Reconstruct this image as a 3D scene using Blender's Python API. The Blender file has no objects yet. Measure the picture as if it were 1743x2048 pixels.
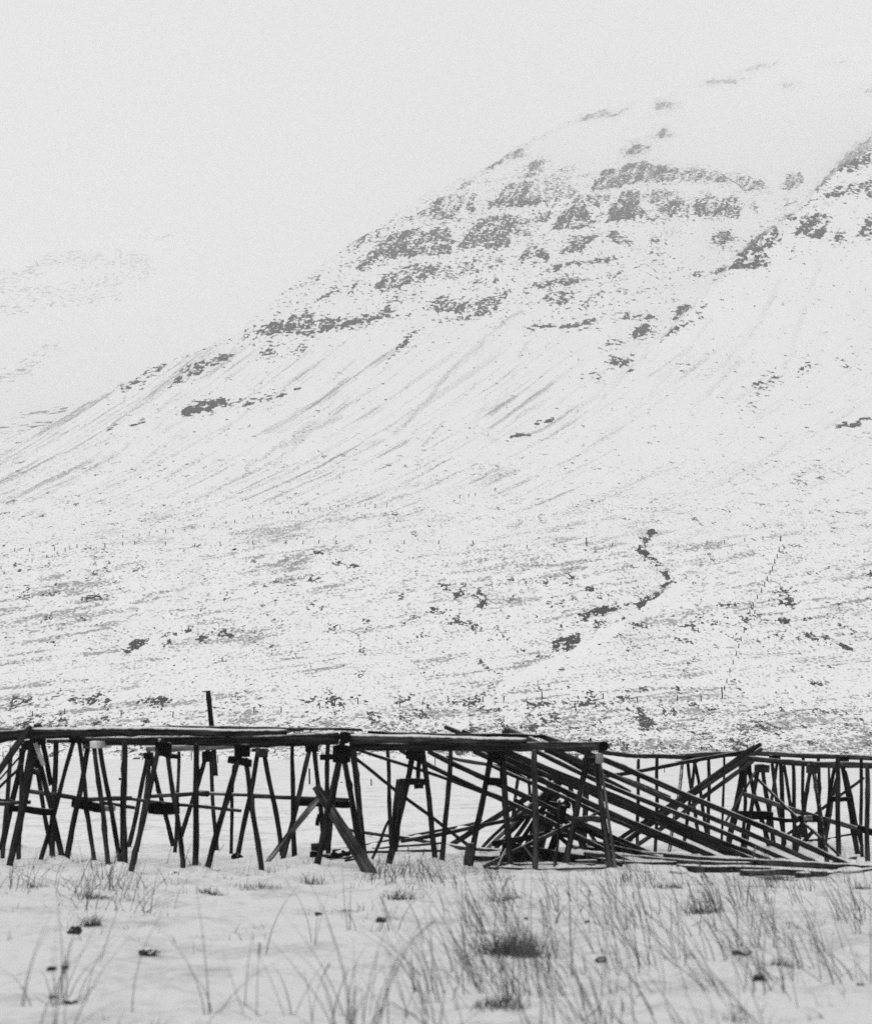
import bpy, math, random
import numpy as np
from mathutils import Vector, Matrix

scene = bpy.context.scene
COL = scene.collection
random.seed(7)
RS = np.random.RandomState(11)

# ------------------------------------------------------------------ camera
# metres; camera at the origin looking along +Y.  The photograph is 1743 x 2048;
# FPX is its focal length in those pixels, VH the row of the eye-level horizon.
FPX, UC, VH, CAMZ = 4650.0, 871.5, 1485.0, 2.2
cam = bpy.data.cameras.new("camera")
cam.sensor_fit = 'VERTICAL'
cam.sensor_height = 66.0
cam.sensor_width = 56.0
cam.lens = 66.0 * FPX / 2048.0
cam.shift_y = (VH - 1024.0) / 2048.0
cam.clip_start = 0.5
cam.clip_end = 20000.0
cam.dof.use_dof = True
cam.dof.focus_distance = 120.0
cam.dof.aperture_fstop = 3.7
camo = bpy.data.objects.new("camera", cam)
camo.location = (0, 0, CAMZ)
camo.rotation_euler = (math.radians(90), 0, 0)
COL.objects.link(camo)
scene.camera = camo

# ------------------------------------------------------------------ world, sun, exposure
SUN_EL, SUN_ROT = 48.0, 200.0
world = bpy.data.worlds.new("World")
scene.world = world
world.use_nodes = True
wn, wl = world.node_tree.nodes, world.node_tree.links
wn.clear()
sky = wn.new('ShaderNodeTexSky')
sky.sky_type = 'NISHITA'
sky.sun_disc = False
sky.sun_elevation = math.radians(SUN_EL)
sky.sun_rotation = math.radians(SUN_ROT)
sky.dust_density = 6.0
bw = wn.new('ShaderNodeRGBToBW')                 # black-and-white film
mx = wn.new('ShaderNodeMix')
mx.data_type = 'RGBA'
mx.inputs[0].default_value = 0.9                 # cloud cover evens the sky out
mx.inputs[7].default_value = (7.6, 7.6, 7.6, 1)
bg = wn.new('ShaderNodeBackground')
bg.inputs['Strength'].default_value = 0.1
wo = wn.new('ShaderNodeOutputWorld')
wl.new(sky.outputs[0], bw.inputs[0])
wl.new(bw.outputs[0], mx.inputs[6])
wl.new(mx.outputs[2], bg.inputs['Color'])
wl.new(bg.outputs[0], wo.inputs['Surface'])

sun = bpy.data.lights.new("sun", 'SUN')
sun.energy = 0.6
sun.angle = math.radians(25)
sun.color = (1, 1, 1)
suno = bpy.data.objects.new("sun", sun)
el, az = math.radians(SUN_EL), math.radians(SUN_ROT)
sdir = Vector((math.sin(az) * math.cos(el), math.cos(az) * math.cos(el), math.sin(el)))
suno.rotation_euler = sdir.to_track_quat('Z', 'Y').to_euler()
suno.location = sdir * 300
COL.objects.link(suno)

scene.view_settings.view_transform = 'Standard'
scene.view_settings.look = 'None'
scene.view_settings.exposure = 0.11
scene.view_settings.gamma = 1.0
scene.render.engine = 'CYCLES'
scene.cycles.use_denoising = False               # leave a little film-like grain
scene.cycles.max_bounces = 8
scene.cycles.diffuse_bounces = 3
scene.cycles.volume_bounces = 4
scene.cycles.transparent_max_bounces = 16

# ------------------------------------------------------------------ helpers
def tag(o, label=None, cat=None, group=None, kind=None):
    if label: o['label'] = label
    if cat: o['category'] = cat
    if group: o['group'] = group
    if kind: o['kind'] = kind
    return o

def link(name, verts, faces, mat, parent=None, loc=None, rot=None, smooth=False):
    me = bpy.data.meshes.new(name)
    me.from_pydata(verts, [], faces)
    if smooth:
        me.polygons.foreach_set('use_smooth', [True] * len(me.polygons))
    me.materials.append(mat)
    o = bpy.data.objects.new(name, me)
    COL.objects.link(o)
    if loc is not None: o.location = loc
    if rot is not None:
        o.rotation_mode = 'QUATERNION'
        o.rotation_quaternion = rot
    if parent is not None:
        o.parent = parent
        o.location = Vector(o.location) - parent.location
    return o

def empty(name, loc):
    o = bpy.data.objects.new(name, None)
    o.location = loc
    o.empty_display_size = 0.2
    COL.objects.link(o)
    return o

def P(u, v, d):
    return Vector(((u - UC) / FPX * d, d, CAMZ - (v - VH) / FPX * d))

def G(v):                                        # distance at which flat ground shows on row v
    return CAMZ * FPX / (v - VH)

def hsh(ix, iy, seed):
    h = (ix.astype(np.int64) * 374761393 + iy.astype(np.int64) * 668265263 + seed * 982451653) & 0xFFFFFFFF
    h = ((h ^ (h >> 13)) * 1274126177) & 0xFFFFFFFF
    h = h ^ (h >> 16)
    return (h & 0xFFFF) / 65535.0

def vnoise(x, y, seed=0):
    ix, iy = np.floor(x), np.floor(y)
    fx, fy = x - ix, y - iy
    fx = fx * fx * fx * (fx * (fx * 6 - 15) + 10)
    fy = fy * fy * fy * (fy * (fy * 6 - 15) + 10)
    a, b = hsh(ix, iy, seed), hsh(ix + 1, iy, seed)
    c, d = hsh(ix, iy + 1, seed), hsh(ix + 1, iy + 1, seed)
    return (a * (1 - fx) + b * fx) * (1 - fy) + (c * (1 - fx) + d * fx) * fy

def fbm(x, y, seed=0, octv=4, gain=0.5):
    s, a, t = 0.0, 1.0, 0.0
    for i in range(octv):
        s = s + a * vnoise(x * 2.03 ** i + 17.3 * i, y * 2.03 ** i - 9.1 * i, seed + i * 31)
        t += a
        a *= gain
    return s / t

def sstep(a, b, x):
    t = np.clip((x - a) / (b - a), 0, 1)
    return t * t * (3 - 2 * t)

# ------------------------------------------------------------------ materials (all neutral grey: monochrome film)
def new_mat(name):
    m = bpy.data.materials.new(name)
    m.use_nodes = True
    nt = m.node_tree
    b = nt.nodes['Principled BSDF']
    b.inputs['Specular IOR Level'].default_value = 0.2
    return m, nt.nodes, nt.links, b

def g4(v): return (v, v, v, 1)

def math_node(N, L, op, a, b=None, clamp=False):
    n = N.new('ShaderNodeMath')
    n.operation = op
    n.use_clamp = clamp
    for i, s in enumerate((a, b)):
        if s is None: continue
        if isinstance(s, (int, float)): n.inputs[i].default_value = s
        else: L.new(s, n.inputs[i])
    return n.outputs[0]

def ramp(N, L, src, stops):
    r = N.new('ShaderNodeValToRGB')
    e = r.color_ramp.elements
    while len(e) < len(stops): e.new(0.5)
    for k, (p, c) in enumerate(stops):
        e[k].position = p
        e[k].color = g4(c)
    L.new(src, r.inputs[0])
    return r.outputs[0]

def noise_node(N, L, scale, detail=4, vec=None, rough=0.55):
    n = N.new('ShaderNodeTexNoise')
    n.inputs['Scale'].default_value = scale
    n.inputs['Detail'].default_value = detail
    n.inputs['Roughness'].default_value = rough
    if vec is not None: L.new(vec, n.inputs['Vector'])
    return n.outputs[0]

def mapped(N, L, scale):
    tc = N.new('ShaderNodeTexCoord')
    mp = N.new('ShaderNodeMapping')
    mp.inputs['Scale'].default_value = scale
    L.new(tc.outputs['Object'], mp.inputs['Vector'])
    return mp.outputs[0]

def mixc(N, L, fac, a, b):
    m = N.new('ShaderNodeMix')
    m.data_type = 'RGBA'
    if isinstance(fac, (int, float)): m.inputs[0].default_value = fac
    else: L.new(fac, m.inputs[0])
    for idx, s in ((6, a), (7, b)):
        if isinstance(s, (int, float)): m.inputs[idx].default_value = g4(s)
        else: L.new(s, m.inputs[idx])
    return m.outputs[2]

def bump(N, L, bsdf, h, strength, dist):
    b = N.new('ShaderNodeBump')
    b.inputs['Strength'].default_value = strength
    b.inputs['Distance'].default_value = dist
    L.new(h, b.inputs['Height'])
    L.new(b.outputs[0], bsdf.inputs['Normal'])

def wood_mat(name, lo, hi, frost=0.5, frost_at=0.62):
    m, N, L, b = new_mat(name)
    vec = mapped(N, L, (26, 26, 1.3))
    n1 = noise_node(N, L, 1.0, 6, vec, 0.65)
    vec2 = mapped(N, L, (3, 3, 2.2))
    n2 = noise_node(N, L, 1.0, 3, vec2)
    oi = N.new('ShaderNodeObjectInfo')
    streak = ramp(N, L, n1, [(0.40, lo), (0.66, hi)])
    patch = ramp(N, L, n2, [(0.3, 0.55), (0.72, 1.5)])
    mul = N.new('ShaderNodeMix'); mul.data_type = 'RGBA'; mul.blend_type = 'MULTIPLY'
    mul.inputs[0].default_value = 1.0
    L.new(streak, mul.inputs[6]); L.new(patch, mul.inputs[7])
    rnd = math_node(N, L, 'MULTIPLY_ADD', oi.outputs['Random'], 0.8)
    N[-1].inputs[2].default_value = 0.6
    mul2 = N.new('ShaderNodeMix'); mul2.data_type = 'RGBA'; mul2.blend_type = 'MULTIPLY'
    mul2.inputs[0].default_value = 1.0
    L.new(mul.outputs[2], mul2.inputs[6]); L.new(rnd, mul2.inputs[7])
    # wind-blown snow that settled on upward faces
    ge = N.new('ShaderNodeNewGeometry')
    sx = N.new('ShaderNodeSeparateXYZ')
    L.new(ge.outputs['Normal'], sx.inputs[0])
    nf = noise_node(N, L, 9.0, 4)
    tcv = N.new('ShaderNodeTexCoord')
    L.new(tcv.outputs['Object'], N[-2].inputs['Vector'])
    up = math_node(N, L, 'ADD', sx.outputs[2], math_node(N, L, 'MULTIPLY', math_node(N, L, 'SUBTRACT', nf, 0.5), 0.42))
    fr = math_node(N, L, 'MULTIPLY', ramp(N, L, up, [(frost_at, 0.0), (min(1.0, frost_at + 0.22), 1.0)]), frost)
    col = mixc(N, L, fr, mul2.outputs[2], 0.82)
    L.new(col, b.inputs['Base Color'])
    b.inputs['Roughness'].default_value = 0.95
    b.inputs['Specular IOR Level'].default_value = 0.03
    bump(N, L, b, n1, 0.6, 0.01)
    return m

M_WOOD = wood_mat("weathered_log", 0.001, 0.034, 0.7, 0.80)
M_WOODG = wood_mat("grey_weathered_log", 0.004, 0.060, 0.7, 0.80)
M_WOODL = wood_mat("pale_dry_timber", 0.05, 0.17, 0.8, 0.62)
M_WOODK = wood_mat("tarred_timber", 0.0008, 0.006, 0.5, 0.8)
M_RAIL = wood_mat("snow_topped_rail", 0.001, 0.065, 0.85, 0.55)
M_PLANK = wood_mat("grey_plank", 0.003, 0.070, 0.5, 0.85)
M_POLE = wood_mat("snow_edged_pole", 0.001, 0.036, 0.7, 0.6)
M_END = wood_mat("sawn_log_end", 0.30, 0.48, 0.9, 0.5)
M_HALF = wood_mat("snow_plastered_bark", 0.01, 0.26, 0.5, 0.8)

def snow_ground_mat():
    m, N, L, b = new_mat("wind_packed_snow")
    vec = mapped(N, L, (1, 1, 1))
    n1 = noise_node(N, L, 0.55, 5, vec)
    n2 = noise_node(N, L, 5.0, 5, vec, 0.65)
    n3 = noise_node(N, L, 34.0, 3, vec, 0.7)
    vp = mapped(N, L, (0.12, 0.02, 1))
    n4 = noise_node(N, L, 1.0, 4, vp)
    # faint dead-grass litter showing through where the snow is thin
    t = math_node(N, L, 'ADD', math_node(N, L, 'MULTIPLY', n1, 0.6), math_node(N, L, 'MULTIPLY', n2, 0.55))
    thin = ramp(N, L, t, [(0.56, 0.0), (0.74, 0.45)])
    far = ramp(N, L, math_node(N, L, 'ADD', math_node(N, L, 'MULTIPLY', n4, 0.7), math_node(N, L, 'MULTIPLY', n2, 0.4)), [(0.60, 0.0), (0.72, 0.16)])
    f = math_node(N, L, 'MAXIMUM', thin, far)
    ag = N.new('ShaderNodeAttribute'); ag.attribute_name = 'fore_tone'
    base = mixc(N, L, ag.outputs['Fac'], 0.80, 0.67)  # base colour: darker snow in the foreground, paler on the plain beyond
    c = mixc(N, L, f, base, 0.15)
    c2 = mixc(N, L, math_node(N, L, 'MULTIPLY', ramp(N, L, n3, [(0.45, 0), (0.72, 1)]), 0.10), c, 0.4)
    L.new(c2, b.inputs['Base Color'])
    b.inputs['Roughness'].default_value = 0.75
    h = math_node(N, L, 'ADD', n2, math_node(N, L, 'MULTIPLY', n3, 0.25))
    bump(N, L, b, h, 0.6, 0.05)
    return m
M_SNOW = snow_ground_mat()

def hill_mat(name, sx=0.36, sy=0.008, sz=0.41):
    m, N, L, b = new_mat(name)
    a1 = N.new('ShaderNodeAttribute'); a1.attribute_name = 'rock'
    a2 = N.new('ShaderNodeAttribute'); a2.attribute_name = 'veg'
    # the face is seen nearly head-on, so the pattern runs in X and Z (height)
    n1 = noise_node(N, L, 1.0, 4, mapped(N, L, (sx, sy, sz)), 0.58)
    a3 = N.new('ShaderNodeAttribute'); a3.attribute_name = 'near'
    n2 = noise_node(N, L, 1.0, 5, mapped(N, L, (sx * 2.0, sy, sz * 4.0)), 0.72)
    n3 = noise_node(N, L, 1.0, 3, mapped(N, L, (sx * 5.4, sy, sz * 8.2)), 0.6)
    g3 = math_node(N, L, 'MULTIPLY', math_node(N, L, 'SUBTRACT', n3, 0.5), a3.outputs['Fac'])
    t = math_node(N, L, 'ADD', a1.outputs['Fac'], math_node(N, L, 'MULTIPLY', math_node(N, L, 'SUBTRACT', n1, 0.5), 2.8))
    t = math_node(N, L, 'ADD', t, math_node(N, L, 'MULTIPLY', g3, 1.9))
    rock = ramp(N, L, t, [(0.48, 0.0), (0.57, 1.0)])
    tv = math_node(N, L, 'ADD', a2.outputs['Fac'], math_node(N, L, 'MULTIPLY', math_node(N, L, 'SUBTRACT', n2, 0.5), 1.6))
    tv = math_node(N, L, 'ADD', tv, math_node(N, L, 'MULTIPLY', math_node(N, L, 'SUBTRACT', n3, 0.5), 2.6))
    veg = ramp(N, L, tv, [(0.38, 0.0), (0.72, 0.85)])
    c = mixc(N, L, veg, 0.82, 0.24)
    rc = ramp(N, L, n2, [(0.3, 0.012), (0.7, 0.05)])
    c = mixc(N, L, rock, c, rc)
    L.new(c, b.inputs['Base Color'])
    b.inputs['Roughness'].default_value = 0.85
    bump(N, L, b, math_node(N, L, 'MULTIPLY', rock, n1), 0.35, 0.8)
    return m
M_HILL = hill_mat("snow_and_basalt")
M_FAR = hill_mat("distant_snow_and_basalt", 0.075, 0.002, 0.08)

def rock_mat():
    m, N, L, b = new_mat("dark_basalt")
    n1 = noise_node(N, L, 6.0, 5, mapped(N, L, (1, 1, 1)), 0.65)
    ge = N.new('ShaderNodeNewGeometry')
    sx = N.new('ShaderNodeSeparateXYZ')
    L.new(ge.outputs['Normal'], sx.inputs[0])
    up = math_node(N, L, 'ADD', sx.outputs[2], math_node(N, L, 'SUBTRACT', n1, 0.5))
    s = ramp(N, L, up, [(0.72, 0.0), (0.86, 0.9)])
    c = mixc(N, L, s, ramp(N, L, n1, [(0.3, 0.006), (0.7, 0.03)]), 0.8)
    L.new(c, b.inputs['Base Color'])
    b.inputs['Roughness'].default_value = 0.8
    bump(N, L, b, n1, 0.6, 0.05)
    return m
M_ROCK = rock_mat()

def plain_mat(name, lo, hi, scale=8.0):
    m, N, L, b = new_mat(name)
    n1 = noise_node(N, L, scale, 4, mapped(N, L, (1, 1, 1)))
    L.new(ramp(N, L, n1, [(0.3, lo), (0.7, hi)]), b.inputs['Base Color'])
    b.inputs['Roughness'].default_value = 0.9
    return m
M_GRASS = plain_mat("withered_grass", 0.03, 0.13, 3.0)
M_TUFT = plain_mat("dark_withered_tuft", 0.02, 0.09, 5.0)
M_POST = plain_mat("old_fence_post", 0.012, 0.04)
M_WIRE = plain_mat("rusty_wire", 0.03, 0.06)
M_CLUMP = plain_mat("loose_snow", 0.60, 0.70)

# ------------------------------------------------------------------ ground
FEET = [((u - UC) / FPX * G(v), G(v)) for u, v in [(18,1736),(128,1728),(133,1728),(217,1733),(243,1736),(250,1737),(262,1748),(368,1743),(389,1748),(412,1748),(523,1746),
    (630,1739),(727,1720),(776,1729),(870,1722),(883,1724),(941,1732),(1019,1736),(1070,1739),(1128,1736),(1224,1741),(1676,1722),(1734,1730),(105,1717),(190,1726)]]
def gz(x, y):
    """Height of the snowy ground; x, y are arrays or floats."""
    x = np.asarray(x, float); y = np.asarray(y, float)
    near = 1 - sstep(60, 150, y)
    fore = 1 - sstep(36.5, 39.0, y)
    h = (fbm(x * 0.45, y * 0.45, 5, 3) - 0.5) * 0.16 * near
    h = h + (fbm(x * 1.7, y * 1.3, 9, 4) - 0.5) * 0.17 * near
    h = h + 0.045 * fore * sstep(20, 33, y)
    for fx, fy in FEET:                          # little drifts banked against the front feet
        h = h + 0.07 * np.exp(-((x - fx + 0.06) ** 2 + (y - fy + 0.16) ** 2) / 0.05)
    h = h + (fbm(x * 0.03, y * 0.03, 15, 2) - 0.5) * 0.25 * sstep(70, 160, y)
    return h

def grid_mesh(name, X, Y, Z, mat, attrs=None):
    r, c = X.shape
    co = np.stack([X, Y, Z], -1).reshape(-1, 3).astype(np.float32)
    i = np.arange(r * c).reshape(r, c)
    q = np.stack([i[:-1, :-1], i[:-1, 1:], i[1:, 1:], i[1:, :-1]], -1).reshape(-1, 4)
    me = bpy.data.meshes.new(name)
    me.vertices.add(len(co))
    me.vertices.foreach_set('co', co.ravel())
    me.loops.add(q.size)
    me.loops.foreach_set('vertex_index', q.ravel().astype(np.int32))
    me.polygons.add(len(q))
    me.polygons.foreach_set('loop_start', np.arange(0, q.size, 4, dtype=np.int32))
    me.update(calc_edges=True)
    me.polygons.foreach_set('use_smooth', np.ones(len(q), bool))
    for k, a in (attrs or {}).items():
        at = me.attributes.new(k, 'FLOAT', 'POINT')
        at.data.foreach_set('value', a.ravel().astype(np.float32))
    me.materials.append(mat)
    me.validate()
    o = bpy.data.objects.new(name, me)
    COL.objects.link(o)
    return o

gy = np.concatenate([np.linspace(-60, 14, 30), np.linspace(14.2, 48, 330), np.geomspace(48.2, 420, 170)])
gx = np.concatenate([-np.geomspace(900, 8.6, 60), np.linspace(-8.5, 8.5, 260), np.geomspace(8.6, 900, 60)])
GX, GY = np.meshgrid(gx, gy)
tag(grid_mesh("ground", GX, GY, gz(GX, GY) - 1.2 * sstep(330, 420, GY), M_SNOW, {'fore_tone': 1 - sstep(34, 46, GY + 6 * (fbm(GX * .4, GY * .3, 19, 3) - .5))}), kind='structure')

# ------------------------------------------------------------------ mountain
VT = np.array([60, 90, 140, 200, 250, 330, 400, 500, 600, 700, 800, 900, 1000, 1090, 1200, 1300, 1400, 1450, 1500, 1512, 1530])
DT = np.array([8800, 7800, 6300, 4600, 3500, 2400, 1960, 1640, 1400, 1190, 970, 750, 580, 477, 428, 388, 346, 326, 309, 302, 285.])
SPUR_U = np.array([1150, 1230, 1340, 1400, 1480, 1540, 1600, 1640, 1743, 1850, 2650])
SPUR_V = np.array([830, 760, 650, 590, 500, 455, 405, 362, 278, 200, -150.])
SPV = np.array([100, 200, 300, 400, 500, 600, 700, 800, 1530])
SPD = np.array([1960, 1780, 1600, 1450, 1316, 1195, 1105, 972, 972.])
RIDGE_U = np.array([-900, -300, 0, 100, 200, 300, 400, 480, 560, 680, 760, 845, 930, 980, 1050, 1100, 1170, 1260, 1330, 1400, 1500, 1600, 1743, 2650])
RIDGE_V = np.array([1060, 945, 880, 845, 792, 738, 700, 660, 590, 500, 452, 392, 352, 328, 284, 256, 226, 204, 193, 160, 125, 105, 90, 80.])

STROKES = [  # (points, width, amount of bare rock) on the mountain, photograph pixels
 ([(1185,368),(1260,335),(1359,345)],52,.78), ([(1359,340),(1440,350),(1530,375)],34,.6), ([(1570,345),(1600,365)],26,.45),
 ([(1210,440),(1250,388),(1330,435)],62,.78), ([(1290,400),(1420,400)],56,.58), ([(1390,410),(1480,420)],60,.64), ([(1500,405),(1600,405)],30,.36),
 ([(975,412),(1010,375),(1075,375)],48,.8), ([(1075,370),(1150,390)],44,.5), ([(1110,455),(1150,405),(1185,440)],56,.8), ([(1150,398),(1220,392)],30,.62),
 ([(915,490),(965,440),(1010,480)],56,.78), ([(960,435),(1090,440)],36,.6), ([(1010,470),(1060,480)],26,.5),
 ([(710,520),(760,492),(843,482),(905,472)],50,.76), ([(700,530),(800,500)],30,.5), ([(795,445),(850,425),(900,408)],36,.68), ([(860,400),(950,365)],18,.45),
 ([(975,340),(1000,310),(1050,300)],26,.66), ([(1030,350),(1080,325)],28,.64), ([(1090,332),(1100,325)],18,.5), ([(1165,235),(1215,225),(1260,210)],16,.64),
 ([(1308,212),(1362,212)],22,.64), ([(1303,268),(1345,262)],20,.64), ([(1250,305),(1275,293),(1312,293)],18,.8), ([(1400,163),(1490,160)],10,.5),
 ([(1475,142),(1560,122)],14,.4), ([(1560,168),(1590,172)],10,.45), ([(1718,178),(1743,182)],10,.45), ([(890,375),(950,360)],16,.55), ([(1055,285),(1145,262)],12,.55),
 ([(1120,300),(1180,280)],16,.4), ([(1110,350),(1160,345)],20,.5), ([(680,505),(760,460),(845,397)],18,.55), ([(557,598),(650,545),(745,530)],24,.45),
 ([(620,605),(665,590),(720,562)],26,.52), ([(745,578),(800,555),(880,545)],32,.66), ([(860,560),(960,535),(1010,530)],26,.45), ([(870,612),(905,600)],24,.62),
 ([(500,668),(560,650),(640,640),(690,650),(740,630),(800,612)],34,.72), ([(680,648),(692,648)],22,.95), ([(780,715),(800,690),(825,650)],20,.52),
 ([(518,702),(552,690)],18,.85), ([(575,692),(660,685)],24,.4), ([(250,778),(330,725)],18,.48), ([(340,760),(390,725),(470,705)],20,.52), ([(375,760),(390,745)],14,.6),
 ([(370,826),(415,808),(445,806)],18,.85), ([(460,803),(570,790)],12,.55), ([(592,780),(602,778)],8,.9), ([(590,743),(740,720)],10,.4), ([(815,707),(890,688)],10,.62),
 ([(215,858),(290,842)],10,.45), ([(1045,510),(1070,490),(1100,505)],34,.68), ([(1125,500),(1150,480),(1180,485)],38,.58), ([(1215,470),(1270,480)],26,.55),
 ([(1295,482),(1312,478)],16,.55), ([(1425,475),(1470,480)],34,.6), ([(1085,545),(1110,530),(1240,510)],16,.74), ([(1060,577),(1110,560),(1170,552)],20,.66),
 ([(1065,602),(1150,583)],24,.56), ([(1288,507),(1335,505)],12,.45), ([(1218,548),(1238,545)],16,.55), ([(1380,545),(1402,548)],18,.55), ([(855,622),(890,607),(912,600)],30,.72),
 ([(940,592),(1012,578)],12,.55), ([(915,637),(990,610)],24,.64), ([(860,646),(910,645)],22,.4), ([(922,662),(942,650)],16,.64), ([(1050,658),(1100,648),(1195,640)],16,.66),
 ([(1160,617),(1215,585)],14,.45), ([(1220,635),(1312,640)],16,.46), ([(1258,672),(1300,655)],32,.7), ([(1290,605),(1340,605)],16,.3), ([(1220,722),(1262,728)],24,.55),
 ([(1140,745),(1240,745)],9,.4), ([(843,695),(900,688)],9,.62), ([(990,668),(1030,660)],9,.45),
 ([(1640,362),(1690,322),(1743,290)],28,.6), ([(1610,400),(1670,377),(1743,370)],26,.64), ([(1580,467),(1640,437)],46,.7), ([(1470,512),(1510,482),(1560,462)],36,.7),
 ([(1438,547),(1480,527),(1530,522)],30,.64), ([(1660,442),(1743,440)],32,.5), ([(1700,470),(1743,460)],20,.5), ([(1345,627),(1385,605)],24,.74), ([(1330,667),(1400,640)],12,.55), ([(1700,340),(1743,330)],16,.5),
 ([(1590,405),(1600,395),(1640,360)],12,.5), ([(1420,560),(1450,540)],12,.5), ([(1380,690),(1480,675)],14,.36), ([(1500,792),(1550,750)],30,.40), ([(1600,740),(1622,720)],22,.42),
 ([(1480,850),(1530,835)],24,.38), ([(1720,720),(1743,715)],14,.45), ([(1710,600),(1722,595)],8,.6), ([(1025,873),(1060,868)],9,.85), ([(1068,850),(1100,838)],11,.66), ([(1675,853),(1743,835)],9,.74),
 ([(1690,848),(1720,850)],9,.74), ([(1190,700),(1210,690)],8,.5), ([(1590,960),(1610,980)],30,.33), ([(1080,620),(1095,612)],12,.5), ([(1600,930),(1640,950)],26,.3),
 # stream gully on the lower slope
 ([(1302,1066),(1286,1084),(1284,1104)],14,1.02), ([(1290,1108),(1310,1128),(1332,1150),(1346,1166)],12,0.83), ([(1346,1164),(1318,1186),(1276,1210)],13,1.10), ([(1290,1192),(1225,1216)],14,0.69),
 ([(1230,1212),(1165,1232),(1118,1248)],13,0.83), ([(1170,1240),(1140,1252)],16,0.62), ([(1112,1288),(1144,1272)],16,0.94), ([(1136,1296),(1152,1276)],20,1.19), ([(1100,1310),(1050,1326)],12,0.56),
 ([(1035,1300),(1048,1298)],12,0.94), ([(958,1322),(988,1346)],7,0.75), ([(1000,1350),(980,1372),(962,1390)],11,0.90), ([(975,1395),(990,1402)],12,0.75), ([(1168,1178),(1184,1176)],8,1.00),
 # heather and boulder patches on the lower slope
 ([(250,1300),(300,1282),(330,1270)],18,.52), ([(330,1245),(360,1240)],14,.5), ([(400,1272),(445,1266)],18,.56), ([(488,1282),(510,1280)],18,.5), ([(500,1295),(520,1298)],12,.5), ([(460,1270),(490,1262)],14,.4),
 ([(40,1140),(62,1138)],8,.65), ([(100,1210),(200,1190)],12,.42), ([(165,1155),(200,1152)],8,.5), ([(880,1180),(960,1200)],30,.36), ([(900,1240),(950,1250)],16,.45),
 ([(1080,1400),(1240,1405)],18,.45), ([(1540,1180),(1743,1300)],60,.30), ([(1600,1290),(1743,1280)],30,.40), ([(1400,1250),(1470,1270)],30,.36), ([(690,1132),(715,1130)],8,.55),
 ([(1410,1416),(1440,1414)],12,.85), ([(20,1400),(60,1400)],14,.5), ([(80,1400),(100,1410)],18,.5), ([(150,1410),(220,1405)],18,.5), ([(290,1405),(340,1400)],14,.42), ([(0,1448),(60,1450),(190,1442),(215,1438)],12,.72),
 ([(700,1398),(720,1392)],10,.55), ([(640,1430),(690,1425)],14,.5), ([(800,1435),(880,1428)],8,.85), ([(890,1427),(960,1432)],8,.85), ([(780,1400),(860,1410)],20,.42), ([(1240,1440),(1290,1432)],6,.6),
 ([(1480,1432),(1560,1420)],12,.45), ([(1240,1260),(1320,1250)],24,.36), ([(1100,1160),(1180,1120)],30,.34),
]
STREAKS = [  # talus chutes where gravel shows: grey, not black
 ([(1040,622),(980,668),(900,742),(845,812),(790,865)],12,.55), ([(940,705),(900,760)],8,.35), ([(1060,680),(1035,715)],9,.4), ([(680,835),(600,872),(540,905),(490,935)],13,.5),
 ([(640,848),(590,890),(545,930)],12,.45), ([(360,870),(320,895),(262,940)],10,.5), ([(260,885),(150,960),(60,1005)],10,.45), ([(500,820),(420,880)],9,.4), ([(890,845),(845,890)],10,.45),
 ([(270,850),(160,905),(40,960)],7,.4), ([(960,760),(880,830),(820,870)],8,.4), ([(1250,740),(1180,800),(1100,870)],9,.35), ([(1560,560),(1520,640),(1440,740)],16,.36), ([(1640,520),(1600,640),(1560,760)],16,.3),
 ([(1480,720),(1400,800),(1380,830)],16,.36), ([(1580,880),(1530,920),(1500,950)],10,.42), ([(1010,790),(960,820),(945,850),(990,880)],16,.36), ([(1300,700),(1240,760),(1200,800)],10,.36), ([(900,960),(800,975),(700,1000)],14,.42),
 ([(1420,640),(1360,720),(1300,790)],12,.32), ([(60,900),(0,935)],8,.4), ([(1743,880),(1640,960)],20,.26), ([(720,850),(640,910),(560,960)],9,.34), ([(420,905),(330,960)],9,.34),
]

i0 = [k for k, s_ in enumerate(STROKES) if s_[0][0] == (1302, 1066)][0]
STREAM = STROKES[i0:i0 + 15]
def stroke_field(U, V, strokes, warp, seed, floor=0.55):
    out = np.zeros_like(U)
    wu = U + (fbm(U / 26, V / 20, seed, 4, 0.6) - 0.5) * warp * 2
    wv = V + (fbm(U / 24, V / 16, seed + 50, 4, 0.6) - 0.5) * warp * 1.6
    for pts, w, a in strokes:
        us = [p[0] for p in pts]; vs = [p[1] for p in pts]
        m = w / 2 + warp * 1.3 + 4
        idx = np.nonzero((U > min(us) - m) & (U < max(us) + m) & (V > min(vs) - m) & (V < max(vs) + m))
        if len(idx[0]) == 0: continue
        pu, pv = wu[idx], wv[idx]
        best = np.full(pu.shape, 1e9)
        for (x1, y1), (x2, y2) in zip(pts[:-1], pts[1:]):
            dx, dy = x2 - x1, y2 - y1
            t = np.clip(((pu - x1) * dx + (pv - y1) * dy) / (dx * dx + dy * dy + 1e-6), 0, 1)
            best = np.minimum(best, np.hypot(pu - x1 - t * dx, pv - y1 - t * dy))
        val = a * (floor + (1 - floor) * sstep(w * 0.62, w * 0.1, best)) * sstep(w * 0.66, w * 0.42, best)
        out[idx] = np.maximum(out[idx], val)
    return out

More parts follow.
